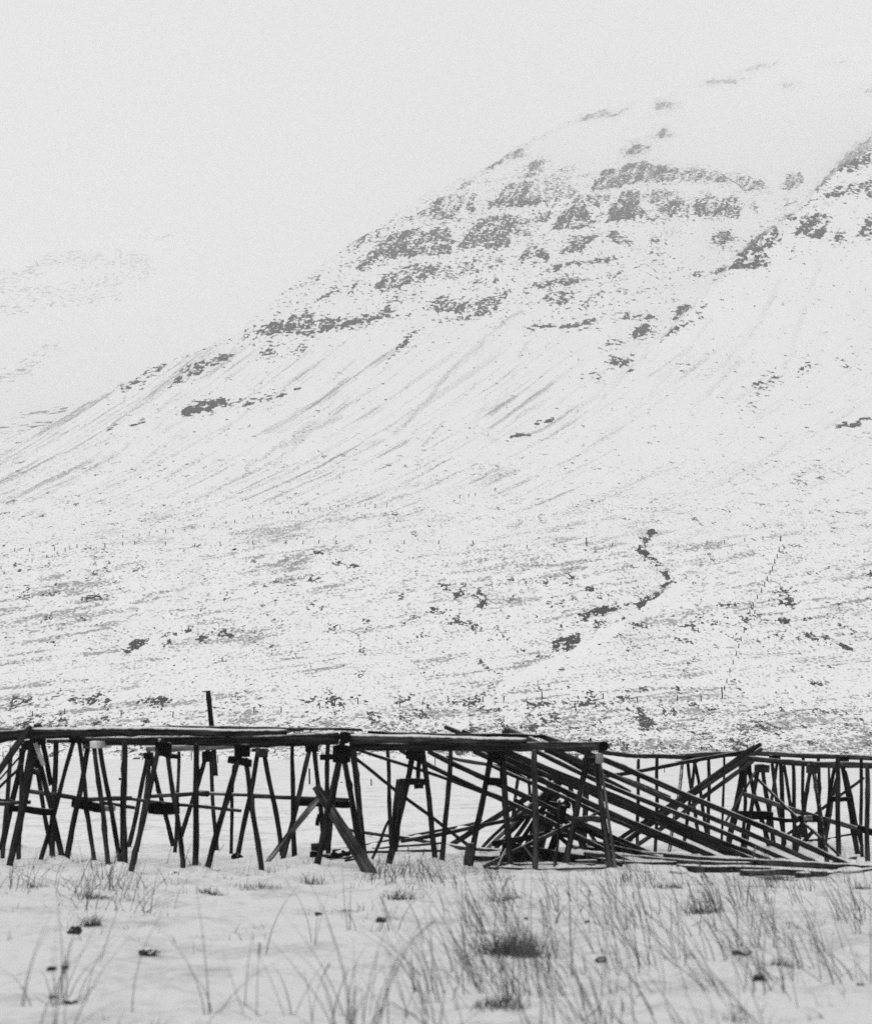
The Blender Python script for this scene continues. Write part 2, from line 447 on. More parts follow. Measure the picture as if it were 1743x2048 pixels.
CRAGS = [
 (0,0,1,[(1398,168),(1430,158),(1492,157),(1480,166),(1420,170)],.95), (0,0,1,[(1472,148),(1510,128),(1562,120),(1540,135),(1490,146)],.8), (0,0,1,[(1558,170),(1575,164),(1594,172),(1570,176)],.95), (0,0,1,[(1712,182),(1743,174),(1743,186)],.95), (0,0,1,[(1640,128),(1690,118),(1700,126)],.7),  # outlines of the crags on the mountain (origin, scale, outline, amount of rock)
 (840,100,1.9303,[(650,540),(680,490),(720,460),(780,455),(800,430),(850,425),(900,440),(960,445),(1000,460),(1000,505),(960,510),(850,510),(780,530)],1.0),
 (840,100,1.9303,[(1000,455),(1080,455),(1140,470),(1200,500),(1240,480),(1310,495),(1345,540),(1300,545),(1240,540),(1200,520),(1110,510),(1000,505)],.85),
 (840,100,1.9303,[(300,570),(330,530),(380,505),(440,505),(470,560),(460,600),(380,610),(290,600),(250,620),(265,585)],1.05),
 (840,100,1.9303,[(470,510),(560,505),(620,550),(560,580),(480,595)],.72),
 (840,100,1.9303,[(700,670),(740,600),(780,545),(840,540),(850,600),(880,640),(970,650),(850,660),(780,660)],1.05),
 (840,100,1.9303,[(850,560),(900,540),(980,545),(1040,590),(1040,650),(970,650),(900,610)],.85),
 (840,100,1.9303,[(1050,650),(1060,580),(1110,550),(1150,580),(1200,560),(1245,610),(1230,655),(1150,640),(1100,655)],.95),
 (840,100,1.9303,[(1260,600),(1290,575),(1320,600),(1300,635)],.6), (840,100,1.9303,[(1380,600),(1410,570),(1460,580),(1440,605)],.6), (840,100,1.9303,[(1390,540),(1420,480),(1470,475),(1480,510),(1440,545)],.75),
 (840,100,1.9303,[(510,700),(530,640),(560,590),(610,560),(630,590),(660,650),(680,660),(610,690)],1.1),
 (840,100,1.9303,[(630,560),(730,560),(730,590),(650,610)],.8), (840,100,1.9303,[(640,660),(720,610),(710,640),(680,670)],.6),
 (840,100,1.9303,[(130,770),(190,690),(230,650),(330,630),(400,650),(350,690),(345,760),(300,770),(220,760)],1.0),
 (840,100,1.9303,[(330,640),(450,640),(500,620),(510,650),(430,690),(440,720),(360,720)],.75),
 (840,100,1.9303,[(0,790),(0,720),(60,680),(110,680),(130,740),(100,795)],1.0),
 (0,0,1.937,[(1370,1040),(1450,960),(1520,900),(1620,880),(1640,900),(1743,870),(1743,990),(1640,990),(1500,1010),(1400,1055)],.95),
 (0,0,1.937,[(1540,860),(1600,830),(1743,760),(1743,830),(1640,850)],.7),
 (840,100,1.9303,[(0,650),(20,600),(100,560),(150,560),(210,550),(215,620),(190,645),(170,590),(130,650),(60,660)],.9),
 (840,100,1.9303,[(385,495),(430,430),(460,425),(490,420),(500,440),(450,490)],.95), (840,100,1.9303,[(520,475),(560,440),(610,440),(600,470)],.65),
 (840,100,1.9303,[(250,470),(300,410),(350,380),(400,380),(410,415),(330,430),(290,450)],.9), (840,100,1.9303,[(130,550),(170,510),(210,505),(180,530)],.8),
 (840,100,1.9303,[(780,405),(810,370),(840,360),(910,375),(850,395)],1.1), (840,100,1.9303,[(895,340),(935,300),(960,310),(975,335)],1.0),
 (840,100,1.9303,[(895,235),(910,200),(960,195),(1000,215),(960,235)],1.0), (840,100,1.9303,[(610,275),(650,240),(700,228),(740,245),(820,215),(800,235),(720,262)],.9),
 (840,100,1.9303,[(385,815),(395,780),(440,745),(490,780),(500,810),(440,805)],1.0), (840,100,1.9303,[(530,790),(560,740),(600,710),(640,720),(690,715),(680,745),(640,750),(630,780),(560,790)],.95),
 (840,100,1.9303,[(715,720),(740,695),(790,720),(830,740),(820,760),(770,750)],.95), (840,100,1.9303,[(880,745),(900,715),(940,735),(920,755)],.9), (840,100,1.9303,[(930,690),(1050,700),(1060,720),(940,705)],.55),
 (840,100,1.9303,[(860,790),(900,775),(960,785),(940,798)],.6), (840,100,1.9303,[(1120,720),(1150,695),(1200,705),(1225,730),(1160,765),(1130,750)],.95),
 (840,100,1.9303,[(455,870),(490,830),(580,810),(740,800),(740,820),(600,830),(500,860)],.95), (840,100,1.9303,[(390,935),(430,900),(500,885),(560,870),(640,880),(640,900),(560,910),(520,915),(430,925)],.95),
 (840,100,1.9303,[(430,985),(500,940),(600,920),(605,950),(560,990),(480,970)],.85), (840,100,1.9303,[(600,1000),(650,960),(700,920),(720,930),(650,985)],.65), (840,100,1.9303,[(715,880),(735,855),(775,870),(740,885)],.8),
 (840,100,1.9303,[(15,1015),(40,970),(110,950),(140,980),(300,940),(345,920),(340,950),(290,1010),(200,1040),(130,1050),(150,1020),(60,1000)],.9), (840,100,1.9303,[(20,1050),(80,1025),(140,1040),(90,1065)],.55),
 (840,100,1.9303,[(0,860),(0,820),(60,820),(130,830),(180,800),(330,790),(320,820),(250,860),(140,880),(60,900)],.62), (840,100,1.9303,[(190,910),(220,875),(240,890),(215,910)],.9), (840,100,1.9303,[(330,890),(360,870),(380,880),(350,905)],.7), (840,100,1.9303,[(270,905),(290,870),(310,880),(290,910)],.8),
 (840,100,1.9303,[(1500,560),(1550,500),(1600,450),(1640,400),(1743,330),(1743,440),(1650,480),(1640,450),(1590,490),(1560,520)],.9), (840,100,1.9303,[(1470,600),(1560,560),(1620,520),(1743,500),(1743,570),(1690,560),(1610,570),(1540,580)],.95),
 (840,100,1.9303,[(1440,720),(1450,660),(1500,630),(1560,620),(1580,670),(1550,730),(1500,730),(1470,700)],1.0), (840,100,1.9303,[(1220,790),(1250,760),(1320,690),(1370,680),(1390,720),(1340,770),(1340,840),(1260,850),(1200,850),(1130,880),(1140,840),(1200,830)],.95),
 (840,100,1.9303,[(1380,660),(1420,630),(1480,640),(1440,660)],.95), (840,100,1.9303,[(1590,740),(1610,690),(1640,720),(1620,750)],.9), (840,100,1.9303,[(1680,720),(1720,650),(1743,640),(1743,720)],.95), (840,100,1.9303,[(1400,780),(1450,755),(1500,760),(1430,785)],.6),
 (840,100,1.9303,[(960,1050),(990,990),(1040,970),(1050,1000),(1010,1020)],1.0), (840,100,1.9303,[(920,1115),(970,1070),(1060,1040),(1110,960),(1080,1030),(980,1095)],.75), (840,100,1.9303,[(1040,880),(1060,850),(1090,870),(1060,885)],.8),
 (840,100,1.9303,[(800,1110),(840,1060),(880,1050),(900,1090),(830,1115)],1.1), (840,100,1.9303,[(720,1210),(740,1185),(810,1190),(820,1220),(760,1230)],.9), (840,100,1.9303,[(570,1255),(660,1240),(740,1245),(700,1280),(640,1280)],.5),
 (840,100,1.9303,[(400,1085),(440,1055),(560,1060),(690,1030),(690,1060),(600,1070),(480,1080)],.95), (840,100,1.9303,[(740,1040),(800,1015),(910,1030),(900,1045),(800,1040)],.85), (840,100,1.9303,[(700,1140),(740,1110),(790,1135),(760,1145)],.7),
 (840,100,1.9303,[(1270,1300),(1340,1235),(1380,1260),(1370,1290),(1300,1340)],.68), (840,100,1.9303,[(1440,1270),(1490,1200),(1520,1210),(1490,1260)],.66), (840,100,1.9303,[(1600,1230),(1630,1190),(1700,1200),(1680,1230)],.55), (840,100,1.9303,[(1225,1395),(1260,1370),(1290,1385),(1240,1400)],.7),
 (0,0,1.937,[(970,1320),(1010,1260),(1060,1240),(1200,1200),(1230,1230),(1340,1230),(1400,1230),(1500,1180),(1540,1200),(1500,1230),(1400,1260),(1330,1275),(1190,1300),(1100,1290),(1000,1310)],1.0), (0,0,1.937,[(1440,1120),(1490,1065),(1600,1020),(1680,1030),(1700,1060),(1600,1100),(1480,1130)],.95),
 (0,0,1.937,[(1000,1380),(1040,1340),(1090,1345),(1050,1385)],1.1), (0,0,1.937,[(1120,1370),(1170,1325),(1200,1340),(1180,1360)],.8), (0,0,1.937,[(1650,1200),(1700,1150),(1743,1140),(1743,1210)],.9), (0,0,1.937,[(1200,1170),(1260,1130),(1300,1130),(1230,1175)],.8), (0,0,1.937,[(1340,1140),(1390,1080),(1400,1090),(1370,1140)],.8),
 (0,0,1.937,[(1075,1155),(1120,1110),(1220,1060),(1250,1080),(1180,1120),(1120,1140)],.7), (0,0,1.937,[(1310,985),(1360,935),(1440,890),(1540,860),(1500,900),(1400,960)],.7), (0,0,1.937,[(1500,1400),(1540,1330),(1600,1270),(1620,1280),(1570,1340),(1520,1395)],.75), (0,0,1.937,[(700,1605),(740,1580),(800,1550),(860,1570),(820,1590),(750,1600)],1.1), (0,0,1.937,[(890,1565),(940,1545),(1100,1520),(1100,1540),(950,1565)],.85),
 (0,0,1.937,[(480,1510),(560,1460),(640,1400),(720,1370),(640,1430),(560,1490)],.72), (0,0,1.937,[(650,1500),(700,1430),(860,1370),(910,1350),(880,1400),(740,1460),(720,1480)],.78), (0,0,1.937,[(915,1345),(960,1270),(990,1260),(960,1310)],.85),
]
def crag_field(U, V):
    """(inside amount, halo) of the crag outlines, edges roughened."""
    out = np.zeros_like(U); halo = np.zeros_like(U)
    wu = U + (fbm(U / 14, V / 11, 401, 4, 0.62) - 0.5) * 17
    wv = V + (fbm(U / 13, V / 9, 402, 4, 0.62) - 0.5) * 13
    for ox, oy, sc_, poly, a in CRAGS:
        p = [(ox + x / sc_, oy + y / sc_) for x, y in poly]
        us = [q_[0] for q_ in p]; vs_ = [q_[1] for q_ in p]
        idx = np.nonzero((U > min(us) - 34) & (U < max(us) + 34) & (V > min(vs_) - 30) & (V < max(vs_) + 30))
        pu, pv = wu[idx], wv[idx]
        best = np.full(pu.shape, 1e9); ins = np.zeros(pu.shape, bool)
        for (x1, y1), (x2, y2) in zip(p, p[1:] + p[:1]):
            dx, dy = x2 - x1, y2 - y1
            t = np.clip(((pu - x1) * dx + (pv - y1) * dy) / (dx * dx + dy * dy + 1e-6), 0, 1)
            best = np.minimum(best, np.hypot(pu - x1 - t * dx, pv - y1 - t * dy))
            cr = ((y1 > pv) != (y2 > pv)) & (pu < dx * (pv - y1) / (dy if abs(dy) > 1e-6 else 1e-6) + x1)
            ins ^= cr
        sd = np.where(ins, best, -best)
        out[idx] = np.maximum(out[idx], a * sstep(-2.5, 3.0, sd))
        halo[idx] = np.maximum(halo[idx], a * sstep(-20, -2, sd))
    return out, halo

def ridge_line(u):
    return np.interp(u, RIDGE_U, RIDGE_V)

def base_dist(U, V):
    d = np.interp(V, VT, DT)
    sv = np.interp(U, SPUR_U, SPUR_V) + (vnoise(U / 11, U * 0, 71) - 0.5) * 12
    w = sstep(0, 10, V - sv) * (U > 1100)
    ds = np.minimum(np.interp(V, SPV, SPD), d)
    return d * (1 - w) + ds * w

def hill_dist(U, V):
    """Distance of the mountainside seen at photograph pixel U, V."""
    d = base_dist(U, V)
    big = (fbm(U / 150, V / 90, 41, 3) - 0.5)
    d = d * (1 + 0.05 * big * sstep(1500, 1300, V))
    d = d + (fbm(U / 30, V / 12, 43, 3) - 0.5) * d * 0.006 * sstep(1515, 1470, V)
    return d

uu = np.concatenate([np.arange(-900, -24, 22), np.arange(-24, 1768, 2.0), np.arange(1768, 2650, 22)])
vv = np.arange(1530, 70, -1.7)
U, V0 = np.meshgrid(uu, vv)
RV = ridge_line(U) + (fbm(U / 16, U * 0 + 3, 61, 3) - 0.5) * 12
V = np.maximum(V0, RV)
over = np.clip(RV - V0, 0, None)
D = hill_dist(U, V)
rock = stroke_field(U, V, [s_ for s_ in STROKES if s_[0][0][1] > 905 or (s_[1] < 20 and s_[0][0][1] > 760)], 9, 100)
crag, halo = crag_field(U, V)
cl0 = fbm(U / 30, V / 12, 141, 3)
# tier-like modulation of the cliff bands, broken into buttresses
strata = fbm(U / 90, (V + 0.16 * U) / 7.0, 120, 3)
butt = fbm((U + 0.9 * V) / 13.0, V / 26, 130, 3)
fine = fbm((U + 0.35 * V) / 7.5, (V - 0.1 * U) / 6.5, 135, 3, 0.6)
hi = sstep(1000, 880, V)
fins = fbm((U + 0.55 * V) / 5.5, (V - 0.3 * U) / 24.0, 127, 3, 0.6)
rock = rock * (0.50 + 0.35 * strata + 0.62 * butt + 1.0 * (fine - 0.5))
crag = crag * (0.665 + 0.75 * (fins - 0.5) + 0.62 * (fine - 0.5) + 0.55 * (butt - 0.5) + 0.4 * (strata - 0.5))
halo = halo * (0.27 + 0.30 * (fine - 0.5) + 0.3 * (cl0 - 0.5))
cl = fbm(U / 34, V / 15, 140, 4)
foot = sstep(1385, 1470, V) * (0.55 + 0.45 * sstep(500, 950, U))
lowgen = sstep(950, 1100, V)
fn2 = fbm(U / 6.0, V / 3.6, 137, 3, 0.6)
gen = 0.06 * sstep(0.46, 0.70, cl) + foot * (0.09 + 0.36 * sstep(0.42, 0.66, cl))
reg = sum(np.exp(-((U - a) / su) ** 2 - ((V - b) / sv) ** 2) for a, b, su, sv in [(930, 1210, 90, 45), (1580, 1230, 190, 80), (330, 1270, 190, 35), (110, 1200, 130, 40), (1150, 1400, 220, 40), (700, 1420, 200, 30), (200, 1410, 260, 26), (1150, 1140, 90, 40), (1250, 1250, 140, 40)])
gen = gen + 0.34 * np.minimum(reg, 1) * sstep(0.46, 0.68, fbm(U / 30, V / 11, 143, 4))
low = sstep(900, 1020, V)
rock = rock * (1 - 0.9 * low * (1 - sstep(0.33, 0.54, fn2)))
ridge = sstep(26, 2, V - RV) * (U > 120) * (U < 1400) * (0.12 + 0.5 * (fine - 0.4) + 0.4 * (cl0 - 0.45))
zone = sstep(300, 360, V) * sstep(700, 600, V) * sstep(0, 40, V - RV) * sstep(1500, 1250, U) * (0.11 + 0.45 * (strata - 0.42) + 0.5 * (fine - 0.45) + 0.35 * (cl0 - 0.45))
rock = np.maximum(np.maximum(np.maximum(rock, zone), ridge), np.maximum(crag, halo))
rock = np.minimum(np.maximum(rock, gen), 0.46 * low + 2 * (1 - low))
stream = stroke_field(U, V, [s_ for s_ in STROKES if s_ in STREAM], 7, 105, 0.75)
rock = np.maximum(rock, stream * (0.22 + 0.88 * fn2))
rock = rock * (1 - sstep(1506, 1514, V) * 0.75)
# smooth drifted bank on the lee side of the stream
lee = stroke_field(U, V, [([(1368,1172),(1300,1216),(1170,1300),(1060,1345),(1000,1378)],22,1.0)], 3, 150, 0.3)
rock = rock * (1 - 0.9 * sstep(0.2, 0.6, lee))
# streaks of thin grass and gravel: steep chutes above, wind ripples below
th = np.interp(V, [500, 750, 900, 1000, 1100, 1250, 1500], [44, 36, 30, 22, 13, 10, 7])
def qcoord(V):
    t = np.linspace(0, 1600, 1601)
    cot = 1 / np.tan(np.radians(np.interp(t, [500, 750, 900, 1000, 1100, 1250, 1500], [44, 36, 30, 22, 13, 10, 7])))
    return np.interp(V, t, np.cumsum(cot))
q = U + qcoord(V)
s1 = fbm(q / 17 + 0.8 * fbm(U / 50, V / 50, 161, 2), V / 120, 160, 5, 0.62)
s2 = fbm(q / 46, V / 15, 170, 4, 0.62)
lowz = sstep(960, 1090, V)
patch = fbm(U / 150, V / 60, 180, 3)
s1b = fbm(q / 8.5 + 1.3 * fbm(U / 70, V / 60, 162, 2), V / 190, 163, 3, 0.5)
veg_hi = (0.06 + (1 - 0.5 * sstep(1050, 1300, U)) * 0.34 * sstep(0.56, 0.74, s1b) + (1 - 0.45 * sstep(1050, 1300, U)) * 0.52 * sstep(0.48, 0.72, s1) * sstep(0.32, 0.56, patch)) * sstep(600, 760, V)
veg_lo = 0.19 + 0.44 * sstep(0.42, 0.72, s2) * (0.45 + 0.75 * sstep(0.35, 0.62, patch))
veg = veg_hi * (1 - lowz) + veg_lo * lowz
veg = np.maximum(veg, stroke_field(U, V, STREAKS, 6, 190, 0.5) * (0.25 + 1.1 * fbm((U + 0.8 * V) / 10, (V - 0.6 * U) / 40, 191, 3, 0.6)))
veg = veg * (1 - 0.8 * sstep(0.2, 0.6, lee)) * (1 - sstep(1500, 1514, V) * 0.7)
D = D * (1 - 0.0035 * np.clip(rock, 0, 1) * sstep(1000, 700, V))
gul = stroke_field(U, V, [([(1300,1066),(1286,1100),(1346,1166),(1270,1212),(1160,1236),(1140,1290),(1050,1326),(965,1390)],20,1.0)], 2, 200, 0.2)
D = D + 1.6 * gul
Db = D * (1 + over * 0.0009)
X = (U - UC) / FPX * Db
Z = CAMZ - (V - VH) / FPX * D - (Db - D) * 0.34 - np.where(over > 0, 0.0, 0.0)
Z = Z - 1.0 * sstep(1514, 1528, V)
tag(grid_mesh("mountain", X, Db, Z, M_HILL, {'rock': rock, 'veg': veg, 'near': 0.25 + 0.75 * sstep(800, 980, V)}), kind='structure')

# faint hill across the valley, lost in the fog
fu = np.concatenate([np.arange(-900, 0, 25), np.arange(0, 700, 4.0)])
fv = np.arange(1000, 380, -3.0)
FU, FV0 = np.meshgrid(fu, fv)
frv = np.interp(FU, [-900, -200, 0, 100, 200, 280, 350, 420, 500, 600, 700], [380, 440, 492, 486, 468, 452, 458, 540, 640, 740, 830.])
FV = np.maximum(FV0, frv)
FD = np.interp(FV, [380, 480, 550, 650, 750, 830, 870, 1000], [9600, 8600, 7600, 6100, 4400, 2800, 2000, 1500.])
FD = FD * (1 + 0.06 * (fbm(FU / 90, FV / 50, 301, 3) - 0.5))
frock = stroke_field(FU, FV, [([(0,570),(100,525),(200,515),(290,525)],40,.55), ([(30,590),(180,570),(300,545)],34,.5), ([(0,620),(120,600),(240,590)],30,.5),
    ([(0,752),(40,745),(70,730)],30,.62), ([(20,740),(120,690)],26,.45), ([(30,828),(160,818)],14,.62), ([(0,862),(140,846)],16,.55), ([(0,880),(70,868)],18,.5), ([(280,478),(350,470)],10,.5)], 9, 310)
frock = frock * (0.22 + 0.75 * fbm(FU / 14, FV / 8, 320, 3) + 0.3 * (fbm(FU / 40, FV / 6, 325, 3) - 0.3))
FDb = FD * (1 + np.clip(frv - FV0, 0, None) * 0.0012)
FX = (FU - UC) / FPX * FDb
FZ = CAMZ - (FV - VH) / FPX * FD - (FDb - FD) * 0.34
tag(grid_mesh("far_hill", FX, FDb, FZ, M_FAR, {'rock': frock, 'veg': frock * 0, 'near': frock * 0}), kind='structure')

def on_hill(u, v):
    d = float(hill_dist(np.array([[float(u)]]), np.array([[float(v)]]))[0, 0])
    return P(u, v, d), d

# ------------------------------------------------------------------ timber pieces
def frame_of(a, b, up=Vector((0, -1, 0))):
    z = (b - a).normalized()
    x = up.cross(z)
    if x.length < 1e-4: x = Vector((1, 0, 0))
    x.normalize()
    y = z.cross(x)
    return Matrix((x, y, z)).transposed().to_quaternion()

def log_mesh(L, r0, r1, wob=0.012, knots=2, sides=12):
    n = max(6, min(40, int(L / 0.16)))
    ph = [random.uniform(0, 6.28) for _ in range(6)]
    vs, fs = [], []
    kn = [(random.uniform(0.1, 0.9) * L, random.uniform(0, 6.28), random.uniform(0.25, 0.6)) for _ in range(knots)]
    for i in range(n + 1):
        t = i / n
        z = t * L
        r = r0 + (r1 - r0) * t
        cx = wob * (math.sin(t * 4.1 + ph[0]) + 0.5 * math.sin(t * 9.7 + ph[1]) - (1 - t) * (math.sin(ph[0]) + 0.5 * math.sin(ph[1])) - t * (math.sin(4.1 + ph[0]) + 0.5 * math.sin(9.7 + ph[1])))
        cy = wob * (math.sin(t * 3.3 + ph[2]) + 0.5 * math.sin(t * 8.3 + ph[3]))
        for k in range(sides):
            a = 2 * math.pi * k / sides
            rr = r * (1 + 0.07 * math.sin(3 * a + ph[4] + t * 2) + 0.05 * math.sin(z * 7 + 2 * a + ph[5]) + random.uniform(-0.05, 0.05))
            for kz, ka, kh in kn:
                dz = (z - kz) / (r * 1.3)
                da = (a - ka + math.pi) % (2 * math.pi) - math.pi
                rr += r * kh * math.exp(-dz * dz - (da / 0.6) ** 2)
            if i in (0, n): rr *= 0.93
            vs.append((cx + rr * math.cos(a), cy + rr * math.sin(a), z))
    for i in range(n):
        for k in range(sides):
            k2 = (k + 1) % sides
            fs.append((i * sides + k, i * sides + k2, (i + 1) * sides + k2, (i + 1) * sides + k))
    c0 = len(vs); vs.append((vs[0][0] * 0, 0, -0.25 * r0 * 0.4)); 
    c1 = len(vs); vs.append((0, 0, L + 0.25 * r1 * 0.4))
    for k in range(sides):
        k2 = (k + 1) % sides
        fs.append((c0, k2, k)); fs.append((c1, n * sides + k, n * sides + k2))
    return vs, fs

def plank_mesh(L, w0, w1, t, rag=0.0):
    n = max(4, min(24, int(L / 0.15)))
    vs, fs = [], []
    b = min(0.012, t * 0.25)
    ph = random.uniform(0, 6.28)
    for i in range(n + 1):
        f = i / n
        w = (w0 + (w1 - w0) * f) / 2
        h = t / 2
        ox = 0.006 * math.sin(f * 5 + ph)
        sh = 0.9 if i in (0, n) else 1.0
        ring = [(-w + b, -h), (w - b, -h), (w, -h + b), (w, h - b), (w - b, h), (-w + b, h), (-w, h - b), (-w, -h + b)]
        for (x, y) in ring:
            z = f * L
            if i in (0, n) and rag: z += random.uniform(-rag, rag)
            vs.append((x * sh + ox + random.uniform(-1, 1) * 0.004, y * sh + random.uniform(-1, 1) * 0.003, z))
    for i in range(n):
        for k in range(8):
            k2 = (k + 1) % 8
            fs.append((i * 8 + k, i * 8 + k2, (i + 1) * 8 + k2, (i + 1) * 8 + k))
    fs.append(tuple(range(7, -1, -1)))
    fs.append(tuple(n * 8 + k for k in range(8)))
    return vs, fs

def stick(name, a, b, dia, mat, parent=None, kind='log', sink=(0.0, 0.0), wob=0.012, knots=2, thick=None):
    """A log or plank from a to b (points); dia is metres or a pair."""
    d0, d1 = dia if isinstance(dia, tuple) else (dia, dia)
    z = (b - a).normalized()
    a = a - z * sink[0]
    b = b + z * sink[1]
    L = (b - a).length
    if kind == 'log':
        vs, fs = log_mesh(L, d0 / 2, d1 / 2, wob, knots)
    else:
        vs, fs = plank_mesh(L, d0, d1, thick or min(d0, d1) * 0.35, 0.015)
    return link(name, vs, fs, mat, parent, a, frame_of(a, b), smooth=(kind == 'log'))

def ends(u1, v1, u2, v2, d1, d2):
    return P(u1, v1, d1), P(u2, v2, d2)

def foot_d(u, v):
    d = G(v)
    return d

def px(w, d): return w * d / FPX
LF = 1.0
def upright(name, top, foot, dia, label, cat='post', group=None, mat=None, knots=3, dtop=None, wob=0.012):
    d = foot_d(*foot)
    a, b = P(foot[0], foot[1], d), P(top[0], top[1], dtop or d)
    w = dia if isinstance(dia, tuple) else (dia * 1.04, dia * 0.96)
    o = stick(name, a, b, (px(w[0], d), px(w[1], d)), mat or M_WOOD, sink=(0.2, 0), knots=knots, wob=wob)
    return tag(o, label, cat, group)

def pole(name, p1, p2, dia, label, cat='pole', group=None, mat=None, kind='log', sink=(0, 0), wob=0.014, knots=2, thick=None):
    """p = (u, v, d)"""
    a, b = P(*p1), P(*p2)
    w = dia if isinstance(dia, tuple) else (dia, dia)
    wob *= min(1.0, (b - a).length / 4.5)
    o = stick(name, a, b, (px(w[0], p1[2]), px(w[1], p2[2])), mat or M_WOOD, kind=kind, sink=sink, wob=wob, knots=knots, thick=thick)
    return tag(o, label, cat, group)

def box_part(name, u0, v0, u1, v1, d, dep, mat, parent, tilt=0.0):
    c = P((u0 + u1) / 2, (v0 + v1) / 2, d)
    w, h = px(abs(u1 - u0), d), px(abs(v1 - v0), d)
    a = c + Vector((-w / 2 * math.cos(tilt), 0, -w / 2 * math.sin(tilt)))
    b = c + Vector((w / 2 * math.cos(tilt), 0, w / 2 * math.sin(tilt)))
    vs, fs = plank_mesh((b - a).length, dep, dep, h)
    return link(name, vs, fs, mat, parent, a, frame_of(a, b, Vector((0, 0, 1))))

def trestle(label, legs, bars=(), blocks=(), dtop=None, group='timber trestles carrying the rails', name='trestle', braces=()):
    """legs: (u_top, v_top, u_foot, v_foot, dia[, mat[, kind]]); bars: (u1,v1,u2,v2,thickness,kind,offset[,mat]); blocks: (u0,v0,u1,v1,offset,depth,mat)."""
    ds = [foot_d(l[2], l[3]) for l in legs]
    dm = dtop or sum(ds) / len(ds)
    mid = P(sum(l[2] for l in legs) / len(legs), VH, dm)
    root = empty(name, (mid.x, mid.y, 0))
    tag(root, label, 'trestle', group)
    for l, d in zip(legs, ds):
        mat = l[5] if len(l) > 5 and l[5] else M_WOOD
        kd = l[6] if len(l) > 6 else 'log'
        w = l[4] if isinstance(l[4], tuple) else (l[4] * 1.06, l[4] * 0.92)
        a, b = P(l[2], l[3], d), P(l[0], l[1], dm + (l[7] if len(l) > 7 else 0))
        stick('leg', a, b, (px(w[0], d), px(w[1], dm)), mat, root, kd, (0.2, 0.03), knots=3)
    for br in bars:
        u1, v1, u2, v2, th, kd, off = br[:7]
        mat = br[7] if len(br) > 7 else M_WOODK
        d = dm + off
        stick('crossbar', P(u1, v1, d), P(u2, v2, d), px(th, d), mat, root, kd, knots=1, thick=0.05)
    for bk in blocks:
        u0, v0, u1, v1, off, dep, mat = bk
        box_part('top_block', u0, v0, u1, v1, dm + off, dep, mat, root, random.uniform(-0.06, 0.06))
    for br in braces:
        u1, v1, u2, v2, th, kd, off, mat = br
        d = dm + off
        stick('brace', P(u1, v1, d), P(u2, v2, d), px(th, d), mat, root, kd, knots=1, thick=0.04)
    return root

K, W, GW, LW, EN = M_WOODK, M_WOOD, M_WOODG, M_WOODL, M_END
# ---- trestles, left to right
trestle("leftmost trestle of split grey timbers with a crossbar and a stub peg",
    [(76,1454,18,1736,(13,19),W), (70,1462,34,1690,(12,16),W), (74,1488,128,1728,11,W), (82,1470,103,1570,10,W)][:3],
    [(24,1617,112,1625,14,'log',-.12), (-8,1607,62,1604,8,'log',.15,GW)], [(62,1457,90,1490,0,.3,K)], dtop=41.6,
    braces=[(70,1486,88,1530,9,'plank',-.22,EN), (84,1480,103,1570,10,'plank',-.05,K)])
trestle("pair of thick dark legs at the left edge behind the split grey trestle",
    [(48,1490,3,1700,12), (24,1495,6,1716,9), (44,1600,38,1720,9)][:2], [(-20,1602,30,1606,12,'log',0)], [], dtop=46.5)
trestle("rear trestle behind the leftmost one with a snow-topped stub log on its leg",
    [(66,1500,108,1716,9), (42,1500,38,1720,9)], [(50,1544,79,1544,13,'log',-.1,GW)], [(50,1480,78,1500,0,.3,K)], dtop=44)
trestle("narrow trestle with thin legs crossing beside the first upright post",
    [(148,1480,80,1722,9), (158,1482,190,1726,9)], [], [(140,1474,166,1486,0,.25,K)])
trestle("trestle with a broad dark plank and a pale sawn block under the rail",
    [(176,1492,133,1728,11), (189,1494,217,1733,10,GW), (200,1492,243,1736,10)],
    [(144,1606,209,1617,19,'plank',-.14)], [(168,1484,194,1497,-.05,.3,GW), (193,1482,212,1496,-1.05,1.7,EN), (207,1611,229,1622,-.3,.4,EN)], dtop=42.6)
trestle("front trestle with a square dark plank nailed across mid height, second plank from left",
    [(320,1482,262,1748,11), (334,1496,368,1743,10)], [(296,1617,358,1617,24,'plank',-.1)], [(312,1484,342,1512,0,.32,K)], dtop=40.6)
trestle("rear trestle left of the square-planked one with a bark-stripped pale leg",
    [(297,1505,258,1692,9), (303,1508,347,1692,9), (300,1512,274,1700,8,GW)],
    [(326,1508,358,1514,9,'log',.1)], [(288,1505,304,1518,-.1,.25,K)], dtop=47)
trestle("small rear trestle below the tall plank with dark wedge block at its top",
    [(416,1500,362,1674,9), (421,1512,434,1698,8)], [], [(405,1502,425,1524,0,.25,K)], dtop=49)
trestle("open front trestle without crossbar right of the straight post",
    [(480,1510,412,1748,12), (492,1520,523,1746,11)], [(457,1519,503,1526,16,'plank',-.12)], [(470,1488,499,1514,0,.32,K)], dtop=40.5)
trestle("rear trestle with a snow-dusted rounded block under the light log",
    [(516,1500,475,1712,10), (529,1512,566,1712,10)], [], [(505,1497,536,1504,.05,.3,K), (512,1500,535,1515,-.08,.28,GW)], dtop=45.3)
trestle("trestle behind the leaning half-log with a long dark plank at mid height",
    [(620,1496,567,1714,10), (629,1503,652,1702,10)], [(593,1605,702,1609,14,'plank',.1)], [(611,1490,636,1504,0,.3,K)], dtop=46)
trestle("heavy front trestle under the sawn log ends with a pale split third leg",
    [(684,1486,630,1739,(14,13)), (688,1515,727,1718,12), (704,1470,731,1722,(11,13),M_PLANK)],
    [], [(666,1490,700,1526,0,.36,K)], dtop=41.0, braces=[(638,1628,634,1652,8,'plank',-.1,K)])
